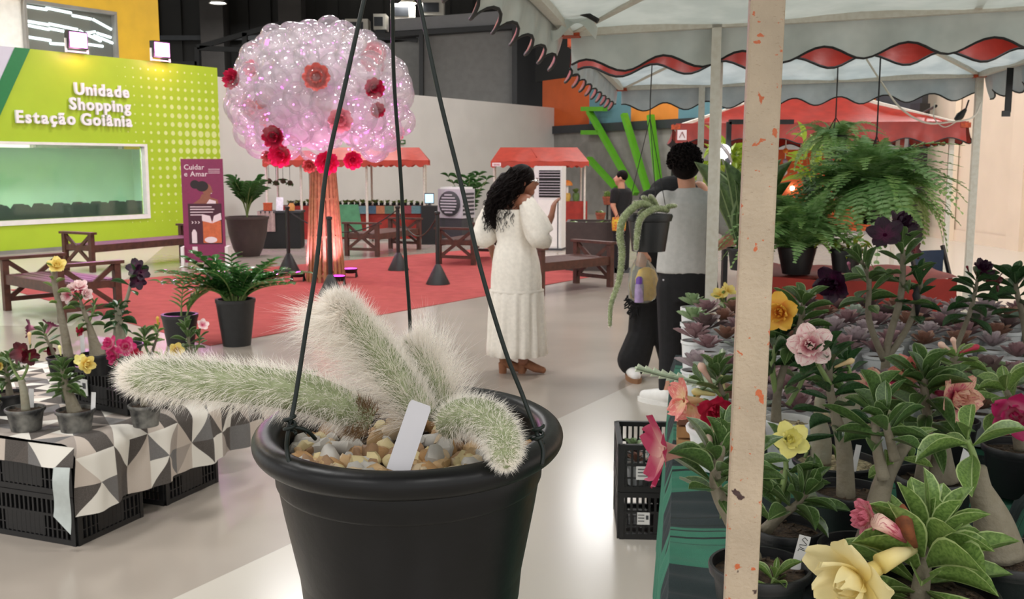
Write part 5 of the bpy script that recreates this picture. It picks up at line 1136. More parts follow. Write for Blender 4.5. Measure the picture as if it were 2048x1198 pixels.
_t, _c = [o for o in bpy.data.objects if o.get('label', '').startswith('tall three stemmed')][0], None; _c = _t.matrix_basis.translation
b = MB(); b.tube([at(u, v, _c.y - .02) - _c for u, v in ((1834, 572), (1832, 590), (1836, 610), (1834, 632))], [.004, .012, .01, .004], 8, flat=.6); b.build('dry_seed_pod', M['dblack'], _t, 180)
adenium('slender desert rose with a round dark purple flower before the beige wall', (1898, 735), .07, .11,
    [dict(p=[(1898, 745), (1915, 690), (1938, 630), (1950, 585), (1955, 558)], r=[.012, .009, .008, .007, .005], n=22, L=.085, k='leaf_dark', s=(.7, -.4))],
    [(1965, 538, V((.1, -.6, .7)), .036, 'purple', True), (1992, 565, V((.8, -.5, -.1)), .032, 'burgundy', False)], [(1938, 545, V((-.4, -.3, .7)), .03, 'burgundy')])
adenium('broad leaved desert rose with dark green leaves beside the slender one', (2082, 720), .075, .11,
    [dict(p=[(2055, 745), (2050, 660), (2035, 590), (2030, 560)], r=[.014, .011, .009, .006], n=18, L=.12, k='leaf_dark', s=(.9, -.3))], [], [(2000, 545, V((-.7, -.3, .2)), .035, 'burgundy')])
adenium('desert rose carrying closed pink buds on a thin stem', (1905, 838), .07, .11,
    [dict(p=[(1910, 845), (1905, 790), (1910, 740), (1912, 712)], r=[.012, .008, .006, .005], n=16, L=.09, s=(.4, -.3)), dict(p=[(1912, 712), (1920, 695), (1930, 688)], r=[.004, .003])], [],
    [(1908, 708, V((-.8, -.2, .55)), .06, 'pinkyfade'), (1912, 706, V((-.3, -.2, .8)), .05, 'pinkyfade'), (1918, 706, V((.9, -.2, .4)), .055, 'red')], kind='leaf_light')
adenium('desert rose with a bright magenta flower in a black pot by the green cloth fold', (2035, 890), .08, .12,
    [dict(p=[(2040, 900), (2030, 850), (2020, 800), (2012, 780)], r=[.014, .01, .008, .006], n=12, L=.1, k='leaf_light', s=(.8, -.1))], [(2030, 830, V((-.4, -.9, 0)), .055, 'magenta', True, -.06)])
adenium('desert rose in a white pot with coral and red flowers beside the serrated cactus', (1438, 852), .085, .11,
    [dict(p=[(1455, 862), (1450, 810), (1440, 770), (1436, 745)], r=[.014, .009, .007, .005], n=14, L=.08, s=(1.1, 0)), dict(p=[(1450, 800), (1425, 775), (1405, 765)], r=[.006, .004], n=4, L=.06)],
    [(1368, 800, V((-1, -.3, .1)), .055, 'coralpink', False, -.05), (1382, 815, V((-.5, -.6, -.5)), .045, 'coralpink', False, -.03), (1425, 818, V((.2, -.9, -.2)), .045, 'red', True, -.1), (1452, 845, V((.4, -.8, -.4)), .04, 'red', False, -.1)], [(1425, 770, V((-.5, -.2, .8)), .075, 'pinkyfade'), (1432, 790, V((-1, -.2, .2)), .07, 'paleyellow'), (1450, 785, V((-.25, 0, 1)), .05, 'paleyellow')], potm='wpot', soil='gravelsoil')
adenium('tall narrow leaved desert rose in a white pot with an orange yellow flower', (1578, 838), .067, .12,
    [dict(p=[(1552, 855), (1556, 780), (1580, 700), (1602, 640), (1606, 605)], r=[.016, .011, .009, .008, .006], n=26, L=.1, k='leaf', s=(.7, -.3)), dict(p=[(1556, 800), (1545, 740), (1552, 690)], r=[.009, .006], n=10, L=.13, k='n'), dict(p=[(1575, 810), (1600, 770), (1640, 690)], r=[.008, .006, .005], n=10, L=.1, k='leaf')],
    [(1560, 625, V((-.5, -.8, .1)), .05, 'orangeyel', True, -.06)], potm='wpot', soil='gravelsoil')
adenium('swollen grey caudex in a black pot behind the bottle trunk', (1708, 846), .08, .11,
    [dict(p=[(1692, 862), (1694, 830), (1700, 795), (1706, 780)], r=[.034, .038, .025, .012]), dict(p=[(1706, 785), (1700, 750), (1696, 730)], r=[.008, .005], n=9, L=.07, k='leaf_dark')], bark='bark_pale', soil='gravelsoil', name='potted_caudex')
# big leaves close to the lens with a cream flower, a faded pink flower and a withered bud
t, c = adenium('large desert rose with light green leaves, cream ruffled flower and withered bud', None, .1, .13,
    [dict(p=[(1850, 1282), (1849, 1240), (1840, 1200), (1848, 1130), (1862, 1075)], r=[.03, .024, .016, .012, .008], n=34, L=.125, k='leaf_light', s=(1.2, -.35))],
    [(1716, 1158, V((-.85, -.5, -.2)), .075, 'cream', True, -.06), (1738, 1035, V((-1, -.25, .12)), .03, 'pinkyfade', True, .02)], base=(at(1855, 1330, 1.5).x, 1.5, TZ))
for p, q, r0 in (((1760, 1128), (1830, 1100), .016), ((1755, 1042), (1812, 1082), .013)):
    b = MB(); b.tube([at(*p, 1.45) - c, at((p[0] + q[0]) / 2, (p[1] + q[1]) / 2 - 4, 1.46) - c, at(*q, 1.48) - c], [r0, r0 * .8, r0 * .35], 10); b.build('flower_tube', PM['cream' if r0 > .014 else 'pinkyfade'], t, 180)
b = MB(); b.tube([at(u, v, 1.46) - c for u, v in ((1806, 1008), (1806, 1022), (1808, 1045), (1818, 1070), (1832, 1095))], [.002, .01, .014, .01, .004], 8, flat=.6); b.build('withered_bud', mt('withered_brown', '6b3a1c', .8, noise=.35, ns=60), t, 180)
# serrated pale cactus
t = thing('potted_cactus', 'pale green serrated cactus stems reaching left over the table edge', 'potted plant', fl(1432, 775, TZ + .1) - V((0, 0, .094)))
c = t.matrix_basis.translation; fpot(t, .06, .1, 'wpot', 'gravelsoil')
M['euph'] = mt('pale_cactus_skin', '97a98c', .6, c2='b9c7ad', noise=.12, ns=25); M['euph_edge'] = mt('pale_cactus_edge', 'cfd8c0', .6, noise=.1)
def serrated(t, pts, w0, w1, nt):
    sp_ = spline(pts, 8); n = len(sp_); b = MB(); b.tube(sp_, [lerp(w0, w1, i / (n - 1)) * .8 for i in range(n)], 6, flat=.45); o = b.build('stem', M['euph'], t, 60)
    for side in (-1, 1):
        for i in range(nt):
            x = (i + .5) / nt * (n - 1); j = int(x); p = sp_[j]; d = (sp_[min(j + 1, n - 1)] - sp_[max(j - 1, 0)]).normalized(); y = V((0, -.3, 1)); y = (y - d * y.dot(d)).normalized(); ww = lerp(w0, w1, x / n)
            b = MB(); s_ = (sp_[-1] - sp_[0]).length / nt * .6; nn = d.cross(y) * .004
            b.add([p - d * s_ + y * side * ww * .4 + nn, p + d * s_ + y * side * ww * .4 + nn, p + d * s_ * 1.1 + y * side * ww * 1.15, p - d * s_ + y * side * ww * .4 - nn, p + d * s_ + y * side * ww * .4 - nn], [(0, 1, 2), (4, 3, 2), (0, 2, 3), (1, 4, 2)]); b.build('tooth', M['euph_edge'], o, 0)
serrated(t, [at(u, v, c.y + dy) - c for u, v, dy in ((1430, 765, 0), (1390, 762, -.02), (1330, 750, -.05), (1272, 735, -.08))], .022, .012, 11)
serrated(t, [at(u, v, c.y + dy) - c for u, v, dy in ((1432, 768, 0), (1438, 735, 0), (1446, 700, .02))], .022, .012, 6)
# ---------------- succulents in white cups
SUC = [mt('succulent_%d' % k, a_, .5, c2=c2_, noise=.1, ns=40) for k, (a_, c2_) in enumerate((('8a6468', 'a3868a'), ('a08d93', 'bcaeb1'), ('7d5346', '9c7766'), ('7c9468', '9cb486'), ('9ba79a', 'b4bcb0'), ('5d4a4a', '735e5e')))]
def spoon(u, v):
    sh = math.sin(pi * min(1, (v * .93 + .03) ** 1.5)) ** .6; x = (u - .5) * .62 * max(.06, sh); return V((x, v, .16 * v * v + .5 * x * x / .3))
SM = [(lambda b: (b.grid(spoon, 4, 5), b)[1])(MB()).mesh('leaf', m, 180) for m in SUC]
cupb = MB(); cupb.lathe([(0, 0), (.036, 0), (.047, .085), (.051, .087), (.051, .093), (.046, .093), (.044, .08)], 16); cup = cupb.mesh('cup', M['wpot']); sb_ = MB(); sb_.disc((0, 0, .082), .045, 12); cups = sb_.mesh('soil', M['soil'])
def rosette(t, z, r, k, n):
    for i in range(n):
        a = i * 2.4; f = i / n; el = lerp(.15, 1.25, f); d = V((math.cos(a) * math.cos(el), math.sin(a) * math.cos(el), math.sin(el)))
        put(SM[k], 'leaf', t, aim(V((0, 0, z + .01 + .012 * f)), d, V((-math.cos(a), -math.sin(a), 1.2)), r * (1 - .5 * f) * R.uniform(.9, 1.1)))
t = thing('potted_succulent', 'large flat leaved green succulent in a grey white pot by the green cloth fold', 'potted plant', fl(1968, 800, TZ + .1) - V((0, 0, .09))); fpot(t, .09, .1, 'wpot'); rosette(t, .1, .15, 3, 14); rosette(t, .14, .12, 5, 8)
taken = [(o.location.copy(), max(v_.co.x for c_ in o.children if c_.name.split('.')[0] == 'pot' for v_ in c_.data.vertices)) for o in bpy.data.objects if o.parent is None and o.name.startswith('potted') and o.type == 'EMPTY' and any(c_.name.split('.')[0] == 'pot' for c_ in o.children)] + [(tp(2.64, .22), .05), (V((.5, 2.76, 0)), .07), (V((.56, 2.82, 0)), .07)]
cn = dict(zip(range(6), ('dusky purple', 'mauve grey', 'rusty brown', 'fresh green', 'silvery', 'dark plum')))
for row in range(13):
    for cl in range(15):
        s = 1.24 + row * .116 + R.uniform(-.005, .005); w_ = .065 + cl * .114 + R.uniform(-.004, .004) + (.05 if row % 2 else 0)
        if s > TL - .06 or w_ > TW - .08: continue
        p = tp(s, w_, .006)
        if any((p - q).xy.length < r_ + .054 for q, r_ in taken): continue
        k = 3 if (cl == 0 and row in (10, 12)) else R.choice((0, 0, 1, 1, 2, 2, 5, 0, 4)); rr = R.uniform(.06, .086)
        zup = .0 if row < 7 else .05 + .014 * (row - 7)
        t = thing('potted_succulent', '%s rosette succulent in a white cup among the crowded cups on the striped cloth' % cn[k], 'potted plant', p, R.random() * 6, 'rosette succulents in white cups')
        put(cup, 'cup', t, Matrix.Diagonal((1, 1, 1 + zup / .093, 1))); put(cups, 'soil', t, Matrix.Translation((0, 0, zup))); rosette(t, .09 + zup, rr, k, 15)
# yellow orchid-like bloom on the far row
t, c = adenium('small plant with curled lemon yellow flowers behind the white pole', None, .05, .1, [dict(p=[(1450, 660), (1450, 620), (1448, 600)], r=[.006, .004], n=6, L=.06, k='leaf_light')], [(1440, 590, V((-.4, -.6, .8)), .035, 'yellow'), (1456, 582, V((.4, -.5, .8)), .035, 'yellow')], base=tp(2.64, .22), potm='wpot')
# ---------------- stacked black crates on the floor
M['crate'] = mt('black_crate_plastic', '161617', .42, noise=.12, ns=25); M['card'] = mt('white_sticker', 'd9d8d4', .6, noise=.03)
def crate_panel(w_, h):
    b = MB(); B_ = lambda x0, x1, z0, z1, d=.012: b.box(((x0 + x1) / 2, 0, (z0 + z1) / 2), (x1 - x0, d, z1 - z0))
    B_(0, w_, h - .022, h, .022); B_(0, w_, 0, .025, .016); B_(0, .02, 0, h, .02); B_(w_ - .02, w_, 0, h, .02); B_(w_ * .3, w_ * .7, .03, h * .55, .01); B_(0, w_, h * .55, h * .6, .014); B_(0, w_, h * .28, h * .3, .011)
    n = int(w_ / .026)
    for k in range(1, n): x = k * w_ / n; B_(x - .005, x + .005, .02, h - .02, .011)
    return b
CR = {}
def crate(label, p, rz, lx=.58, ly=.4, h=.25, sticker=None, group=None):
    t = thing('plastic_crate', label, 'crate', p, rz, group)
    k = (lx, ly, h)
    if k not in CR:
        bb = MB(); bb.box((lx / 2, ly / 2, .006), (lx, ly, .012)); CR[k] = (crate_panel(lx, h).mesh('long_panel', M['crate'], 0), crate_panel(ly, h).mesh('short_panel', M['crate'], 0), bb.mesh('base', M['crate'], 0))
    a_, b_, c_ = CR[k]
    put(a_, 'long_panel', t); put(a_, 'long_panel', t, Matrix.Translation((0, ly, 0))); put(b_, 'short_panel', t, Matrix.Rotation(pi / 2, 4, 'Z')); put(b_, 'short_panel', t, Matrix.Translation((lx, 0, 0)) @ Matrix.Rotation(pi / 2, 4, 'Z')); put(c_, 'base', t)
    if sticker:
        x, z, w_, hh = sticker; b = MB(); b.box((x, -.015, z), (w_, .003, hh)); o = b.build('sticker', M['card'], t, 0)
        for i in range(3): b = MB(); b.box((x - w_ * .18, -.0172, z + hh * (.3 - .25 * i)), (w_ * .5, .001, hh * .07)); b.build('printed_line', M['dgrey'], o, 0)
        b = MB(); b.box((x + w_ * .3, -.0172, z + hh * .1), (w_ * .2, .001, hh * .35)); b.build('printed_block', M['dgrey'], o, 0)
    return t
q = fl(1238, 1077); rz = -.06
crate('lower black crate of the pair on the floor beside the striped cloth', q, rz, .5, .4, .215, (.105, .1, .055, .055))
crate('upper black crate of the pair beside the striped cloth, filled with seedlings', q + V((0, 0, .217)), rz, .5, .4, .215, (.12, .09, .1, .06))
for k in range(12):
    p = q + Matrix.Rotation(rz, 3, 'Z') @ V((.075 + (k % 4) * .108, .07 + (k // 4) * .12, 0)) + V((0, 0, .23))
    t = thing('potted_succulent', 'small brown succulent in a cup inside the upper black crate', 'potted plant', p, k, 'succulents in the upper black crate'); put(cup, 'cup', t); put(cups, 'soil', t); rosette(t, .09, .06, (2, 5, 3)[k % 3], 10)
# cloth covered riser at the right end
b = MB(); _o = V((1.05, 1.82, 0))
b.grid(lambda u, v: _o + TB * (u * .5) + TA * (v * .36) + V((0, 0, TZ + .002 + .13 * min(1, 6 * min(u, v, 1 - v, 1 - u) + .0) ** .6 + .004 * math.sin(v * 60 + u * 4))), 30, 50, (1.3, 1.4))
one(b, 'draped_riser', M['stripe'], 'raised box under a green and black striped cloth fold beside the thick cut trunk', 'cloth', smooth=180)
# wooden riser under the white pot
q = fl(1368, 905, TZ); t = thing('wooden_riser', 'small wooden slat box standing on the cloth behind the white pot', 'wooden box', tp(1.28, .06, .012) if False else V((.457, 2.70, TZ + .008)), -.165)
for k in range(3): b = MB(); b.box((.06, .08, .02 + k * .036), (.12, .16, .03)); b.build('plank', mt('pine_%d' % k, ('b28a5c', 'a5774a', '6e4530')[k], .7, noise=.15, ns=20), t, 0)
# ---------------- hanging pot with trailing cactus stems
hb = V(at(1298, 445, 5.26)); t = thing('hanging_cactus', 'black hanging pot with long trailing furry cactus stems beside the grey T-shirt', 'hanging plant', V((hb.x, hb.y, at(1298, 502, 5.26).z)))
c = t.matrix_basis.translation; hh = at(1298, 428, 5.26).z - c.z
b = MB(); b.lathe([(0, 0), (.088, 0), (.108, hh * .75), (.108, hh * .8), (.118, hh * .82), (.124, hh * .95), (.12, hh), (.11, hh), (.105, hh * .8)], 28); b.build('pot', M['bpot'], t); b = MB(); b.disc((0, 0, hh * .9), .108); b.build('soil', M['soil'], t)
M['rat'] = mt('furry_green_stem', '7d8a5e', .8, c2='9aa57a', noise=.2, ns=60, bump=.5, bs=200)
M['fur'] = mt('pale_cactus_wool', 'f6f1ea', .8, noise=.05, ns=30, trans=.45, spec=.2)
def wool(b, sp_, rs, n, L, w_=.0006, lean=.6, droop=0, side=None):
    m = len(sp_) - 1
    for i in range(n):
        x = R.random() ** .85 * m; j = min(int(x), m - 1); p = lerp(sp_[j], sp_[j + 1], x - j); d = (sp_[j + 1] - sp_[j]).normalized(); r = lerp(rs[j], rs[j + 1], x - j)
        a = R.random() * 2 * pi; X, Y = frame(d); o = X * math.cos(a) + Y * math.sin(a); l = L * R.uniform(.5, 1.25) * (1 if x < .8 * m else 1 - .5 * (x / m - .8) / .2)
        if side is not None: l *= 1 + max(0, o.dot(side)) ** 1.5 * 2.2
        e = (o + d * lean * R.uniform(.2, 1.5) + V((R.uniform(-.3, .3), R.uniform(-.3, .3), R.uniform(-.3, .3)))).normalized(); g = V((0, 0, -droop * l))
        p0 = p + o * r * .92; p1 = p0 + e * l * .5 + g * .2 + V((R.uniform(-1, 1), R.uniform(-1, 1), R.uniform(-1, 1))) * l * .05; p2 = p0 + e * l + g + V((R.uniform(-1, 1), R.uniform(-1, 1), R.uniform(-1, 1))) * l * .12
        s_ = V((R.uniform(-1, 1), R.uniform(-1, 1), R.uniform(-1, 1))); s_ = (s_ - e * s_.dot(e)).normalized() * w_
        b.add([p0 - s_, p0 + s_, p1 + s_ * .8, p1 - s_ * .8, p2], [(0, 1, 2, 3), (3, 2, 4)])
def furry(t, pts, rs, n, L, w_, ribs=14, name='cactus_stem', m='rat', **k):
    sp_ = spline(pts, 8); rr = interp(rs, len(sp_)); sp2 = sp_ + [sp_[-1] + (sp_[-1] - sp_[-2]).normalized() * rr[-1] * .8]; rr2 = rr + [rr[-1] * .25]
    b = MB(); b.tube(sp2, rr2, ribs * 2)
    for i, q in enumerate(b.v):
        if (i % (ribs * 2)) % 2: cc = sp2[i // (ribs * 2)]; b.v[i] = tuple(cc + (V(q) - cc) * .9)
    o = b.build(name, M[m], t, 180); b = MB(); wool(b, sp_, rr, n, L, w_, **k); wool(b, [sp2[-2] - (sp2[-1] - sp2[-2]) * .3, sp2[-1]], [rr[-1], rr[-1] * .2], max(40, n // 6), L * .8, w_, lean=1.6); f = b.build('wool', M['fur'], o, 0); f['kind'] = 'stuff'; return o
q = lambda u, v, dy=0.0: at(u, v, c.y + dy) - c
furry(t, [q(1310, 418), q(1280, 408, -.06), q(1248, 435, -.1), q(1240, 470, -.1), q(1244, 505, -.1), q(1238, 560, -.1), q(1222, 610, -.1), q(1220, 652, -.1)], [.018, .02, .02, .019, .018, .016, .013, .009], 1600, .008, .0006)
furry(t, [q(1335, 420), q(1310, 418, -.08), q(1282, 436, -.13), q(1275, 465, -.13), q(1272, 498, -.13)], [.017, .018, .017, .016, .013], 900, .008, .0006)
for a_, b_ in (((1305, 418), (1268, 405)), ((1310, 415), (1285, 394)), ((1315, 415), (1300, 392)), ((1325, 420), (1352, 412)), ((1300, 420), (1278, 428))): furry(t, [q(*a_), q((a_[0] + b_[0]) / 2, (a_[1] + b_[1]) / 2 - 3, -.02), q(*b_, -.04)], [.013, .014, .01], 300, .007, .0006)
hk = q(1300, 236); 
for du in (-.11, .04, .1): b = MB(); b.tube([V((du, -.05 + abs(du), hh)), hk], .0022, 5); b.build('hanger_wire', M['dblack'], t)
b = MB(); b.tube([hk, hk + V((.0, 0, .1)), V((hk.x + .01, hk.y, 2.29 - c.z))], .003, 5); b.build('hook_wire', M['dblack'], t)
# ---------------- second table, ferns and tall plants under the blue tent
FZ = .98; t = thing('fern_table', 'table under red cloth carrying the ferns beyond the long plant table', 'table', (1.42, 6.15, 0), -.2)
b = MB(); b.grid(lambda u, v: V((u * 1.25, v * .9, FZ - .03 * math.sin(pi * u) + .01 * math.sin(u * 20 + v * 5))), 20, 8); b.build('cloth_top', M['redcloth'], t, 180)
b = MB(); b.grid(lambda u, v: V((u * 1.25, -.02 * v - .02 * v * math.sin(u * 30), (FZ - .03 * math.sin(pi * u)) * (1 - v * .8))), 40, 6); b.build('cloth_front', M['redcloth'], t, 180)
b = MB(); b.box((.575, .45, FZ - .08), (1.1, .86, .04)); b.build('table_top', M['wood'], t, 0)
for x in (.06, 1.08):
    for y in (.06, .84): b = MB(); b.bar((x, y, 0), (x, y, FZ - .08), .04, .04); b.build('leg', M['wood'], t, 0)
def frondmesh(m, n=26, L=1.0, w_=.17, arch=.55):
    b = MB(); pts = [V((0, L * (x - .18 * x * x), arch * (1.1 * x - 1.5 * x * x) * L)) for x in (i / n for i in range(n + 1))]
    b.tube(pts, [lerp(.008, .002, i / n) for i in range(n + 1)], 4)
    for i in range(2, n + 1):
        d = (pts[i] - pts[i - 1]).normalized(); f = i / n; l = w_ * math.sin(pi * min(.97, f ** .8 * .9 + .1)) + .015
        for s_ in (-1, 1):
            sd = V((s_, .25, -.12 + .1 * math.sin(i * 3.1))).normalized(); h_ = L / n * .42; p = pts[i]
            b.add([p - d * h_, p + sd * l * .55 - d * h_ * 1.1, p + sd * l, p + sd * l * .55 + d * h_ * .9, p + d * h_ * .8], [(0, 1, 2, 3, 4)] if s_ > 0 else [(4, 3, 2, 1, 0)])
    return b.mesh('frond', m, 0)
FR = [frondmesh(M['fern'], 26, 1, .17, .5), frondmesh(M['fern2'], 24, 1, .16, .7), frondmesh(M['fern'], 28, 1, .14, .3), frondmesh(M['fern'], 26, 1, .15, .9)]
def fern(label, p, n, L0, L1, potr, hang=None, el=(-.2, 1.1)):
    t = thing('boston_fern', label, 'fern', p)
    b = MB(); b.lathe([(0, 0), (potr * .7, 0), (potr, .16), (potr * 1.05, .17), (potr * .9, .17)], 20); b.build('pot', M['bpot'], t); b = MB(); b.disc((0, 0, .155), potr * .92); b.build('soil', M['soil'], t)
    for i in range(n):
        a = i * 2.4 + R.uniform(-.2, .2); e = lerp(*el, R.random() ** .8); d = V((math.cos(a) * math.cos(e), math.sin(a) * math.cos(e), math.sin(e)))
        s_ = R.uniform(L0, L1); put(R.choice(FR), 'frond', t, aim(V((math.cos(a) * .03, math.sin(a) * .03, .16)), d, (0, 0, 1), s_, R.uniform(-.3, .3)))
    if hang:
        for k in range(3): a = k * 2.1; b = MB(); b.tube([(math.cos(a) * potr, math.sin(a) * potr, .17), (0, 0, hang)], .004, 4); b.build('hanger_wire', M['dblack'], t)
        b = MB(); b.tube([(0, 0, hang), (0, 0, (2.645 if potr > .1 else 2.467) - p[2])], .005, 5); b.build('hook_wire', M['dblack'], t)
    return t
p = at(1745, 448, 6.3); fern('huge arching fern hanging in front of the beige wall', p, 190, .42, .66, .13, .55, (-.35, 1.05))
p = at(1592, 545, 6.25); fern('dense fern in a dark pot sitting on the red clothed table', (p.x, p.y, FZ - .01), 100, .36, .6, .12, None, (-.1, 1.2))
p = at(1668, 318, 7.4); fern('small light fern hanging under the blue tent roof', p, 40, .25, .42, .09, .3, (-.9, .6))
M['ylw_leaf'] = leafmat('yellow_green_leaf', 'a9b93a', '8fae3a', 'd0d67a', .4)
YL = leafmesh('leaf', M['ylw_leaf'], .3, .9, .15, .3); SL = leafmesh('leaf', M['leaf'], .12, .85, .3, .05)
for lab, u, v, Y, n, h, ms in (('tall sword leaved plant standing between the white pole and the cream post', 1484, 560, 6.3, 16, .62, SL), ('yellow green leafy shrub behind the grey T-shirt shoulder', 1452, 398, 9.6, 46, .3, YL), ('yellow leaved croton behind the big fern', 1625, 385, 9.5, 40, .22, YL), ('trailing yellow vine on the fern table edge', 1692, 500, 6.17, 16, .12, YL)):
    p = at(u, v, Y); p.z = FZ + .01 if Y < 7 else p.z; t = thing('foliage_plant', lab, 'potted plant', p); fpot(t, .1, .14, 'bpot')
    if Y > 7:
        b = MB(); b.tube([(0, 0, -p.z), (0, 0, .01)], .03, 8); b.build('stand', M['black_steel'], t); b = MB(); b.disc((0, 0, -.003), .1); b.build('stand_plate', M['black_steel'], t)
    for i in range(n):
        a = i * 2.4; e = R.uniform(.9, 1.5) if ms is SL else R.uniform(-.5, 1.3); z = .12 if ms is SL else R.uniform(.1, .5 if n > 20 else .2)
        if ms is not SL and i % 4 == 0: b = MB(); b.tube([(0, 0, .12), (.1 * math.cos(a), .1 * math.sin(a), z)], .005, 4); b.build('stem', M['stem'], t)
        put(ms, 'leaf', t, aim(V((.03 if ms is SL else R.uniform(.02, .15)) * V((math.cos(a), math.sin(a), 0))) + V((0, 0, z)) if False else V((math.cos(a) * (.03 if ms is SL else R.uniform(.02, .15)), math.sin(a) * (.03 if ms is SL else R.uniform(.02, .15)), z)), V((math.cos(a) * math.cos(e), math.sin(a) * math.cos(e), math.sin(e))), (0, 0, 1), h * R.uniform(.7, 1.1)))
# dark blue chair back and orange rimmed bin behind the table
p = at(1858, 520, 7.0); t = thing('folding_chair', 'dark blue folding chair standing behind the plant table', 'chair', (p.x, p.y, 0), .5); M['navy'] = mt('navy_fabric', '1d2c44', .8, noise=.1)
b = MB(); b.grid(lambda u, v: V(((u - .5) * .3, .03 * math.sin(pi * u), .75 + .3 * v)), 6, 4); b.build('backrest', M['navy'], t, 180); b = MB(); b.box((0, -.2, .45), (.38, .38, .04)); b.build('seat', M['navy'], t, 0)
for x in (-.17, .17): b = MB(); b.bar((x, .03, 1.08), (x, -.35, 0), .022, .022); b.build('leg', M['black_steel'], t, 0); b = MB(); b.bar((x, -.36, .45), (x, .12, 0), .022, .022); b.build('leg', M['black_steel'], t, 0)
p = fl(1895, 724, .55); t = thing('plastic_bin', 'grey bin with an orange rim behind the crowded succulents', 'bin', (p.x, p.y, 0), -.18)
b = MB(); b.box((0, .2, .3), (.42, .34, .6)); b.build('body', M['silver'], t, 0); b = MB(); b.box((0, .2, .74), (.46, .38, .05)); b.build('rim', mt('orange_plastic', 'c9591f', .4), t, 0)
b = MB(); b.box((-.04, .005, .69), (.3, .01, .05)); b.build('label_strip', M['white'], t, 0); b = MB(); b.box((0, .2, .66), (.42, .34, .12)); b.build('collar', M['silver'], t, 0)
for x in (-.2, .2): b = MB(); b.box((x, .02, .36), (.03, .03, .72)); b.build('corner_post', mt('rust_red_post', '8a3a22', .6), t, 0)
# ================================================================ table of crates on the left
LK = fl(175, 1096); E1 = V((.36, .93, 0)).normalized(); E2 = V((-.93, .36, 0)).normalized(); LZ = .47
LR = math.atan2(-E2.y, -E2.x)                # crate long side runs along -E2
def lp(s, w_, z=0.0): return LK + E1 * s + E2 * w_ + V((0, 0, z))
k = 0
for s in (0.0, .56):
    for w_ in (.60, 1.22):
        for z in (0, 1):
            lab = '%s black crate %s under the grey patterned cloth' % (('bottom', 'top')[z], ('at the loose cloth corner', 'beyond the loose cloth corner', 'at the rear beside the open floor', 'at the rear behind the others')[(0 if s == 0 else 2) + (0 if w_ < 1 else 1)])
            crate(lab, lp(s, w_ + .035, z * .222), LR, .58, .4, .22); k += 1
def tris(n, tc, src):
    sep = n.add('ShaderNodeSeparateXYZ'); n.link(tc.outputs['UV'], sep.inputs[0]); u, v = sep.outputs[0], sep.outputs[1]
    iu, iv = n.math('FLOOR', u), n.math('FLOOR', v); fu, fv = n.math('FRACT', u), n.math('FRACT', v)
    par = n.math('MODULO', n.math('ADD', n.math('ABSOLUTE', iu), n.math('ABSOLUTE', iv)), 2.0)
    d1 = n.math('GREATER_THAN', fv, fu); d2 = n.math('GREATER_THAN', fv, n.math('SUBTRACT', 1.0, fu))
    h = n.math('ADD', n.math('MULTIPLY', n.math('LESS_THAN', par, .5), d1), n.math('MULTIPLY', n.math('GREATER_THAN', par, .5), d2))
    cb = n.add('ShaderNodeCombineXYZ'); n.link(iu, cb.inputs[0]); n.link(iv, cb.inputs[1]); n.link(h, cb.inputs[2])
    wn = n.add('ShaderNodeTexWhiteNoise'); n.link(cb.outputs[0], wn.inputs['Vector'])
    g = n.math('FRACT', n.math('ADD', wn.outputs['Value'], n.math('MULTIPLY', h, .5)))
    c = n.ramp(g, [(0, lin('2f2622')), (.2, lin('5c5a5a')), (.36, lin('b8ab9f')), (.55, lin('d9d4ca')), (.74, lin('968b82')), (.87, lin('3a302b'))], True)
    return n.mix(n.math('MULTIPLY', n.noise(tc.outputs['Object'], 260, 2), .12), c, lin('efe9df'))
M['tri'] = mt('triangle_print_cotton', 'b8ab9f', .9, noise=.05, bump=.2, bs=500, uvfn=tris)
b = MB(); s0, s1 = -.04, 1.3; DR = .3
def ct(s, w_):                               # right hand fall (w < 0), rounded edge, then the table top
    x = max(0, -w_); rp = .03 + .028 * math.sin(s * 17) * min(1, x / .2) + .01 * math.sin(s * 41) * min(1, x / .2)
    if w_ >= 0: return lp(s, w_ + .02, LZ + .004 * math.sin(s * 14) * math.sin(w_ * 11) - .02 * max(0, 1 - w_ / .05) ** 2)
    return lp(s, .02 - rp * min(1, x / .04), LZ - .02 - x + .05 * max(0, s - .6) * 0)
b.grid(lambda u, v: ct(lerp(s0, s1, u), lerp(-DR, 1.9, v)), 70, 100, ((s1 - s0) / .108, (1.9 + DR) / .13))
b.grid(lambda u, v: lp(s0 - .015 * v - .012 * v * math.sin(u * 30), lerp(.02 - .02, 1.92, u), LZ - .012 - v * (.085 + .012 * math.sin(u * 12))), 60, 6, (14.8, .7))
one(b, 'patterned_cloth', M['tri'], 'cotton cloth printed with grey, cream and brown triangles over the crates', 'tablecloth', smooth=180)
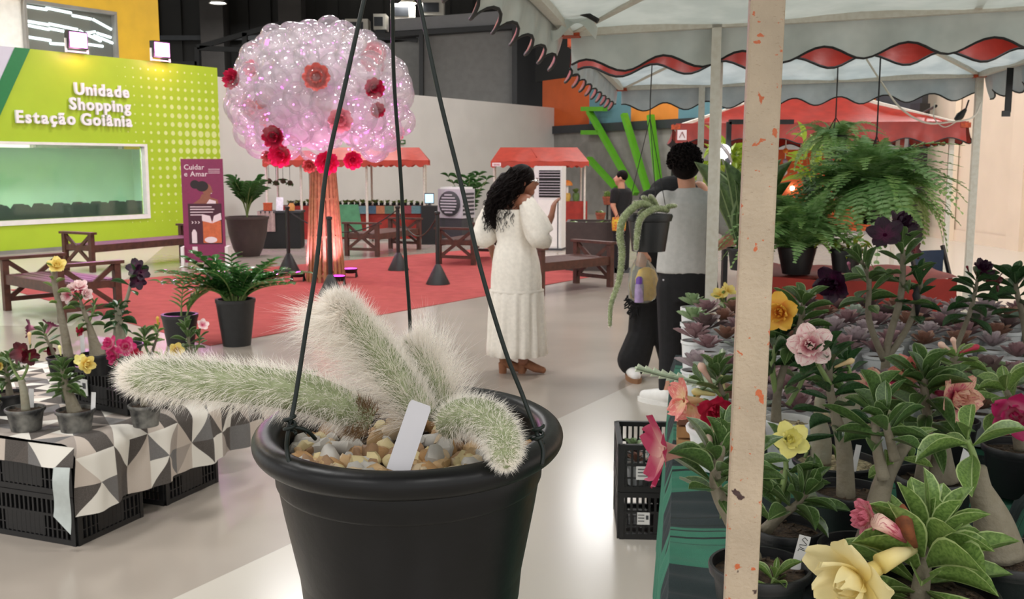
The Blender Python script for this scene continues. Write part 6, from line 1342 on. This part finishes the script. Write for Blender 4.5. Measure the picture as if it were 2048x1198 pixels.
# loose folded-back corner
b = MB(); b.grid(lambda u, v: lp(s0 - .03 - .02 * u, .0 + .07 * u + .02 * v, LZ - .09 - v * (.3 - .08 * u)) + V((0, -.01 * math.sin(v * 6), 0)), 6, 10); one(b, 'cloth_flap', mt('pale_cloth_back', 'b9c0bd', .9, noise=.05), 'pale back of the cloth corner hanging loose in front of the crates', 'cloth', smooth=180)
crate('black crate with white sticker standing on the patterned cloth as a plant riser', lp(.52, .62, LZ + .008), LR - .18, .5, .34, .19, (.16, .1, .12, .08))
CZ = LZ + .2
G_ = None
adenium('desert rose in a dusty black pot with dark red flowers on the patterned cloth', (50, 815), .085, .1, [dict(p=[(52, 822), (48, 785), (42, 760)], r=[.02, .017, .013]), dict(p=[(42, 762), (28, 740), (18, 715)], r=[.007, .005], n=5, L=.07), dict(p=[(42, 762), (55, 735), (60, 700)], r=[.007, .004], n=4, L=.05)], [(45, 706, V((-.3, -.9, .2)), .05, 'burgundy'), (58, 712, V((.6, -.6, -.1)), .04, 'burgundy')], [(60, 690, V((0, 0, 1)), .06, 'coralpink')], zt=LZ, potm='bpot_dirty', bark='bark_pale')
adenium('desert rose in a dusty black pot with yellow flowers at the cloth corner', (150, 818), .085, .1, [dict(p=[(150, 826), (140, 795), (130, 768), (124, 735)], r=[.034, .024, .015, .009], n=34, L=.085, k='leaf', s=(1.1, -.4))], [(172, 728, V((.8, -.6, 0)), .04, 'yellow', True), (160, 722, V((.4, -.6, .4)), .03, 'paleyellow')], [(122, 712, V((-.1, 0, 1)), .05, 'paleyellow')], zt=LZ, potm='bpot_dirty')
plant_tag('white label beside the yellow flowered pot on the cloth', fl(186, 820, LZ + .09), V((.05, .1, 1)), .08, .02)
plant_tag('white label in the pot with the dark red flowers', fl(63, 815, LZ + .09), V((.0, .1, 1)), .085, .022)
adenium('bushy desert rose with a small yellow flower behind the dark red one', (14, 785), .085, .1, [dict(p=[(20, 792), (16, 765), (10, 725)], r=[.018, .013, .008], n=24, L=.08, s=(1.1, -.2))], [(-2, 730, V((-.3, -.8, .2)), .04, 'yellow', True)], zt=LZ)
adenium('low black pot cut by the frame edge on the patterned cloth', None, .08, .1, [dict(p=[(-30, 815), (-32, 790), (-34, 770)], r=[.018, .012, .008], n=12, L=.08)], base=fl(-32, 850, LZ), zt=LZ)
adenium('tall thin desert rose with a yellow double flower on the crate riser', (123, 713), .068, .09, [dict(p=[(138, 718), (130, 670), (118, 610), (108, 565), (107, 535)], r=[.024, .019, .014, .011, .007], n=11, L=.065, k='leaf_light', s=(.7, .2))], [(114, 532, V((.3, -.7, .5)), .042, 'yellow', True)], zt=CZ)
adenium('curved desert rose with pink and white flowers on the crate riser', (195, 706), .078, .1, [dict(p=[(196, 712), (188, 685), (178, 650), (165, 615), (160, 598)], r=[.042, .024, .013, .009, .006], n=16, L=.075, s=(.7, -.3)), dict(p=[(176, 648), (186, 625), (190, 610)], r=[.006, .004], n=6, L=.06)], [(136, 590, V((-.4, -.85, .1)), .04, 'pinkwhite', False), (160, 575, V((.1, -.5, .8)), .038, 'pinkwhite', True), (148, 578, V((-.1, -.5, .8)), .035, 'pinkwhite', True), (172, 588, V((.7, -.5, .2)), .03, 'pinkwhite', True), (164, 660, V((-.6, -.7, .1)), .03, 'red', True)], zt=CZ)
plant_tag('white label between the pots on the crate riser', fl(166, 705, CZ + .09), V((-.05, .1, 1)), .09, .02)
adenium('bottle trunked desert rose with deep purple flowers on the crate riser', (246, 688), .095, .11, [dict(p=[(240, 696), (238, 665), (237, 635), (236, 612)], r=[.044, .028, .018, .016], n=24, L=.08, k='leaf_dark', s=(.6, -.5)), dict(p=[(245, 620), (256, 590), (263, 560), (268, 545)], r=[.01, .008, .005], n=8, L=.08, k='leaf_dark')], [(272, 536, V((-.2, -.8, .5)), .045, 'purple'), (282, 545, V((.6, -.7, .2)), .04, 'purple'), (276, 562, V((.2, -.9, -.3)), .04, 'purple')], zt=CZ, bark='bark_pale')
adenium('desert rose with two plum trumpet flowers leaning from behind the crate riser', None, .08, .1, [dict(p=[(118, 740), (104, 700), (94, 680), (88, 662)], r=[.014, .01, .008, .005], n=14, L=.085, k='leaf', s=(.9, -.3))], [(62, 656, V((-.95, -.4, .1)), .052, 'plum'), (100, 652, V((.3, .3, .7)), .045, 'plum'), (98, 702, V((.9, -.3, .1)), .035, 'burgundy')], base=lp(.9, .95, LZ + .02), zt=LZ + .012)
adenium('desert rose with a cluster of magenta double flowers near the rear cloth edge', (290, 808), .075, .1, [dict(p=[(290, 812), (280, 780), (262, 745), (250, 725)], r=[.018, .012, .009, .006], n=18, L=.08, k='leaf_dark', s=(.6, -.4))], [(222, 690, V((-.5, -.7, .5)), .04, 'magenta', True), (232, 712, V((-.5, -.85, 0)), .045, 'magenta', True), (252, 695, V((.2, -.8, .5)), .045, 'magenta', True), (270, 712, V((.8, -.6, .1)), .035, 'red', True)], zt=LZ, potm='bpot_dirty')
adenium('desert rose with yellow tipped buds beyond the furry cactus', None, .075, .1, [dict(p=[(300, 760), (302, 715), (312, 680), (316, 658)], r=[.012, .009, .006, .005], n=8, L=.07, k='leaf_light'), dict(p=[(302, 715), (290, 690), (288, 670)], r=[.007, .005], n=14, L=.085, k='leaf')], [(352, 700, V((.5, -.8, .2)), .04, 'yellow', True)], [(316, 655, V((0, 0, 1)), .06, 'yellow'), (270, 705, V((-.2, -.2, .8)), .04, 'coralpink')], base=lp(.98, .3, LZ + .01), zt=LZ + .008)
adenium('desert rose with a small pink flower at the rear of the patterned cloth', None, .075, .1, [dict(p=[(385, 760), (383, 715), (377, 680), (374, 655)], r=[.012, .01, .008, .006], n=16, L=.085, k='leaf', s=(1.2, 0)), dict(p=[(384, 710), (398, 690), (400, 670)], r=[.006, .004], n=7, L=.07)], [(405, 650, V((.5, -.6, .5)), .032, 'pinkwhite')], base=lp(1.16, .12, LZ + .01), zt=LZ + .008)
# ================================================================ the hanging pot in front
HC = V((-.0935, .886, 1.418)); HB = HC - V((0, 0, .215))
H = thing('hanging_pot', 'big black hanging pot of white haired cactus stems on three wires', 'hanging plant', HB)
M['hpot'] = mt('glossy_black_pot', '0a0a0b', .38, c2='0e0e10', noise=.2, ns=14, bump=.04, bs=60, spec=.25)
M['hrim'] = M['hpot']
def hz(z): return z + .215
b = MB(); b.lathe([(0, 0), (.085, 0), (.09, .006), (.0955, .04), (.107, .1), (.1145, .14), (.1185, .165), (.1195, .1655), (.1205, .168), (.122, .195), (.118, .2), (.112, .18), (.1, .05), (0, .03)], 96); TILT = Matrix.Translation((0, 0, .215)) @ Matrix.Rotation(.05, 4, 'X') @ Matrix.Translation((0, 0, -.215)); b.build('pot', M['hpot'], H, 50).matrix_basis = TILT
prof = [(.118, -.022), (.1215, -.022)] + [(.128 + .012 * math.cos(a), -.009 + .011 * math.sin(a) if math.sin(a) > 0 else -.009 + .013 * math.sin(a)) for a in (lerp(-pi / 2.2, pi, i / 16) for i in range(17))] + [(.114, -.03), (.112, -.06)]
b = MB(); b.lathe([(r, z + .213) for r, z in prof], 96); b.build('rim', M['hrim'], H, 60).matrix_basis = TILT
GZ = hz(-.034)
b = MB(); b.lathe([(.113, GZ - .006), (.06, GZ - .002), (0, GZ)], 32); b.build('soil', M['soil'], H).matrix_basis = TILT
PEB = []
for k, (c0, c1) in enumerate((('cdb08a', 'b8935f'), ('dccbb0', 'c7ae8a'), ('c09a6a', 'a67c4e'), ('d6d2ca', 'a8a49e'), ('e0d2a6', 'cdb985'), ('b08c68', '8a6a4c'))):
    m = mt('gravel_%d' % k, c0, .6, c2=c1, noise=.15, ns=150, bump=.3, bs=400)
    for j in range(2):
        b = MB(); b.ball((0, 0, 0), 1, 8, 6); b.v = [tuple(V(q) * (1 + .28 * math.sin(7 * q[0] + 3 * k + j) * math.cos(5 * q[1] + 2 * q[2] + j * 2))) for q in b.v]; PEB.append(b.mesh('pebble', m, 50))
for i in range(290):
    a = R.random() * 2 * pi; r = .11 * math.sqrt(R.random())
    if math.sin(a) > .3 and R.random() < .55: a = -a
    s_ = R.choice((.0055, .0065, .008, .0095, .011)); put(R.choice(PEB), 'pebble', H, TILT @ Matrix.Translation((r * math.cos(a), r * math.sin(a), GZ + R.uniform(-.001, .004) + .003 * r / .11)) @ Matrix.Rotation(R.random() * 6, 4, V((R.uniform(-1, 1), R.uniform(-1, 1), .3)).normalized()) @ Matrix.Diagonal((s_ * R.uniform(.9, 1.5), s_, s_ * .75, 1)))
def q(u, v, Y=.886): return at(u, v, Y) - HB
M['cact'] = mt('woolly_cactus_skin', '7f8a60', .75, c2='989f7c', noise=.15, ns=90, bump=.3, bs=300)
fk = dict(m='cact', ribs=18)
furry(H, [q(735, 838, .88), q(690, 818, .87), q(610, 786, .85), q(480, 768, .835), q(360, 757, .83), q(272, 752, .83)], [.013, .0165, .0172, .0165, .0172, .0135], 8000, .0155, .00017, lean=.9, droop=.15, **fk)
furry(H, [q(845, 835, .9), q(800, 770, .9), q(742, 690, .89), q(690, 626, .88), q(672, 612, .875)], [.015, .017, .0155, .0125, .0085], 9000, .018, .00017, lean=1.3, side=V((-.75, 0, -.55)), droop=.1, **fk)
furry(H, [q(885, 835, .93), q(872, 780, .93), q(845, 725, .93), q(818, 692, .93)], [.0135, .0145, .0135, .009], 4200, .016, .00017, lean=1.1, side=V((.8, 0, .3)), **fk)
furry(H, [q(895, 850, .85), q(925, 832, .835), q(970, 838, .815), q(1003, 872, .79), q(1010, 915, .77)], [.0135, .0155, .016, .0145, .0115], 5000, .0098, .00017, lean=.6, droop=.1, **fk)
furry(H, [q(925, 835, .87), q(932, 815, .87)], [.0105, .0085], 900, .009, .0002, lean=.5, **fk)
# brown dead wool at the base of the long stem
b = MB(); wool(b, [q(745, 845, .87), q(720, 835, .865), q(700, 828, .86)], [.012, .013, .012], 500, .012, .0003); o = b.build('dry_wool', mt('dry_brown_wool', '6e5233', .9, noise=.2), H, 0); o['kind'] = 'stuff'
# three hanger wires with knots at the rim
M['wire'] = mt('green_black_wire', '0a1512', .45, noise=.1, ns=40, spec=.3)
apx = q(786, -262)
def wire(pts): b = MB(); b.tube(spline(pts, 8), .0019, 8); return b.build('hanger_wire', M['wire'], H, 180)
yl = .80; yr = .815
wire([apx, q(728, 0, .85), q(690, 170, .84), q(652, 345, .83), q(634, 520, .82), q(612, 660, .81), q(590, 800, yl), q(577, 862, .79), q(574, 900, .79), q(582, 930, .785), q(602, 947, .785)])
wire([apx, q(785, 0, .93), q(788, 160, .96), q(800, 330, .98), q(810, 500, 1.0), q(818, 610, 1.01), q(821, 675, 1.015), q(823, 770, 1.02)])
wire([apx, q(838, 0, .86), q(878, 190, .85), q(925, 380, .84), q(962, 540, .83), q(1010, 700, .82), q(1045, 790, yr), q(1074, 868, .80), q(1086, 900, .795), q(1084, 930, .79)])
for (u, v, y, s_) in ((580, 853, .79, 1), (1076, 872, .80, -1)):
    b = MB(); c_ = q(u, v, y); b.tube([c_ + V((.0045 * math.cos(a), .0045 * math.sin(a), .0012 * a - .006)) for a in (i * .5 for i in range(26))], .0016, 6); b.tube(spline([c_, c_ + V((.012 * s_, .004, -.004)), c_ + V((.018 * s_, .012, -.014))], 5), .0017, 6); b.build('wire_knot', M['wire'], H, 180)
b = MB(); zt_ = 2.315 - HB.z - .02; b.tube(spline([apx + V((0, 0, -.005)), apx + V((.004, 0, .02)), apx + V((0, .0, .06)), V((apx.x, apx.y, zt_))], 6), .0025, 8); b.build('hook', M['wire'], H)
# little weed
b = MB(); p = q(628, 785, .95); b.tube([p, q(624, 765, .95), q(621, 745, .95)], .0007, 5); s_ = b.build('weed_stem', M['stem'], H)
wl = leafmesh('leaf', M['leaf_light'], .2, .9, .1, .1, 2, 4)
for a in range(5): put(wl, 'leaf', s_, aim(q(621, 746, .95), (math.cos(a * 1.25), math.sin(a * 1.25), .3), (0, 0, 1), .009))
# blank label stuck in the gravel
t = thing('plant_label', 'blank white plant label leaning in the gravel of the big hanging pot', 'plant label', at(806, 912, .79))
c_ = at(806, 912, .79); top = at(842, 806, .815) - c_; wv = (at(862, 818, .815) - at(822, 798, .815)); w_ = .019
d = top.normalized(); b = MB(); n_ = d.cross(wv).normalized()
x_ = n_.cross(d).normalized() * w_ / 2
if x_.x < 0: x_ = -x_
L_ = top.length; pts = [-x_ - d * .014, x_ - d * .014, x_ + d * (L_ - .003), x_ * .85 + d * L_, -x_ * .85 + d * L_, -x_ + d * (L_ - .003)]
b.add([q_ + n_ * .0005 for q_ in pts] + [q_ - n_ * .0005 for q_ in pts], [tuple(range(6)), tuple(reversed(range(6, 12)))] + [(i, (i + 1) % 6, 6 + (i + 1) % 6, 6 + i) for i in range(6)]); b.build('card', mt('grey_white_plastic', 'aeacb0', .5, noise=.02), t, 0)
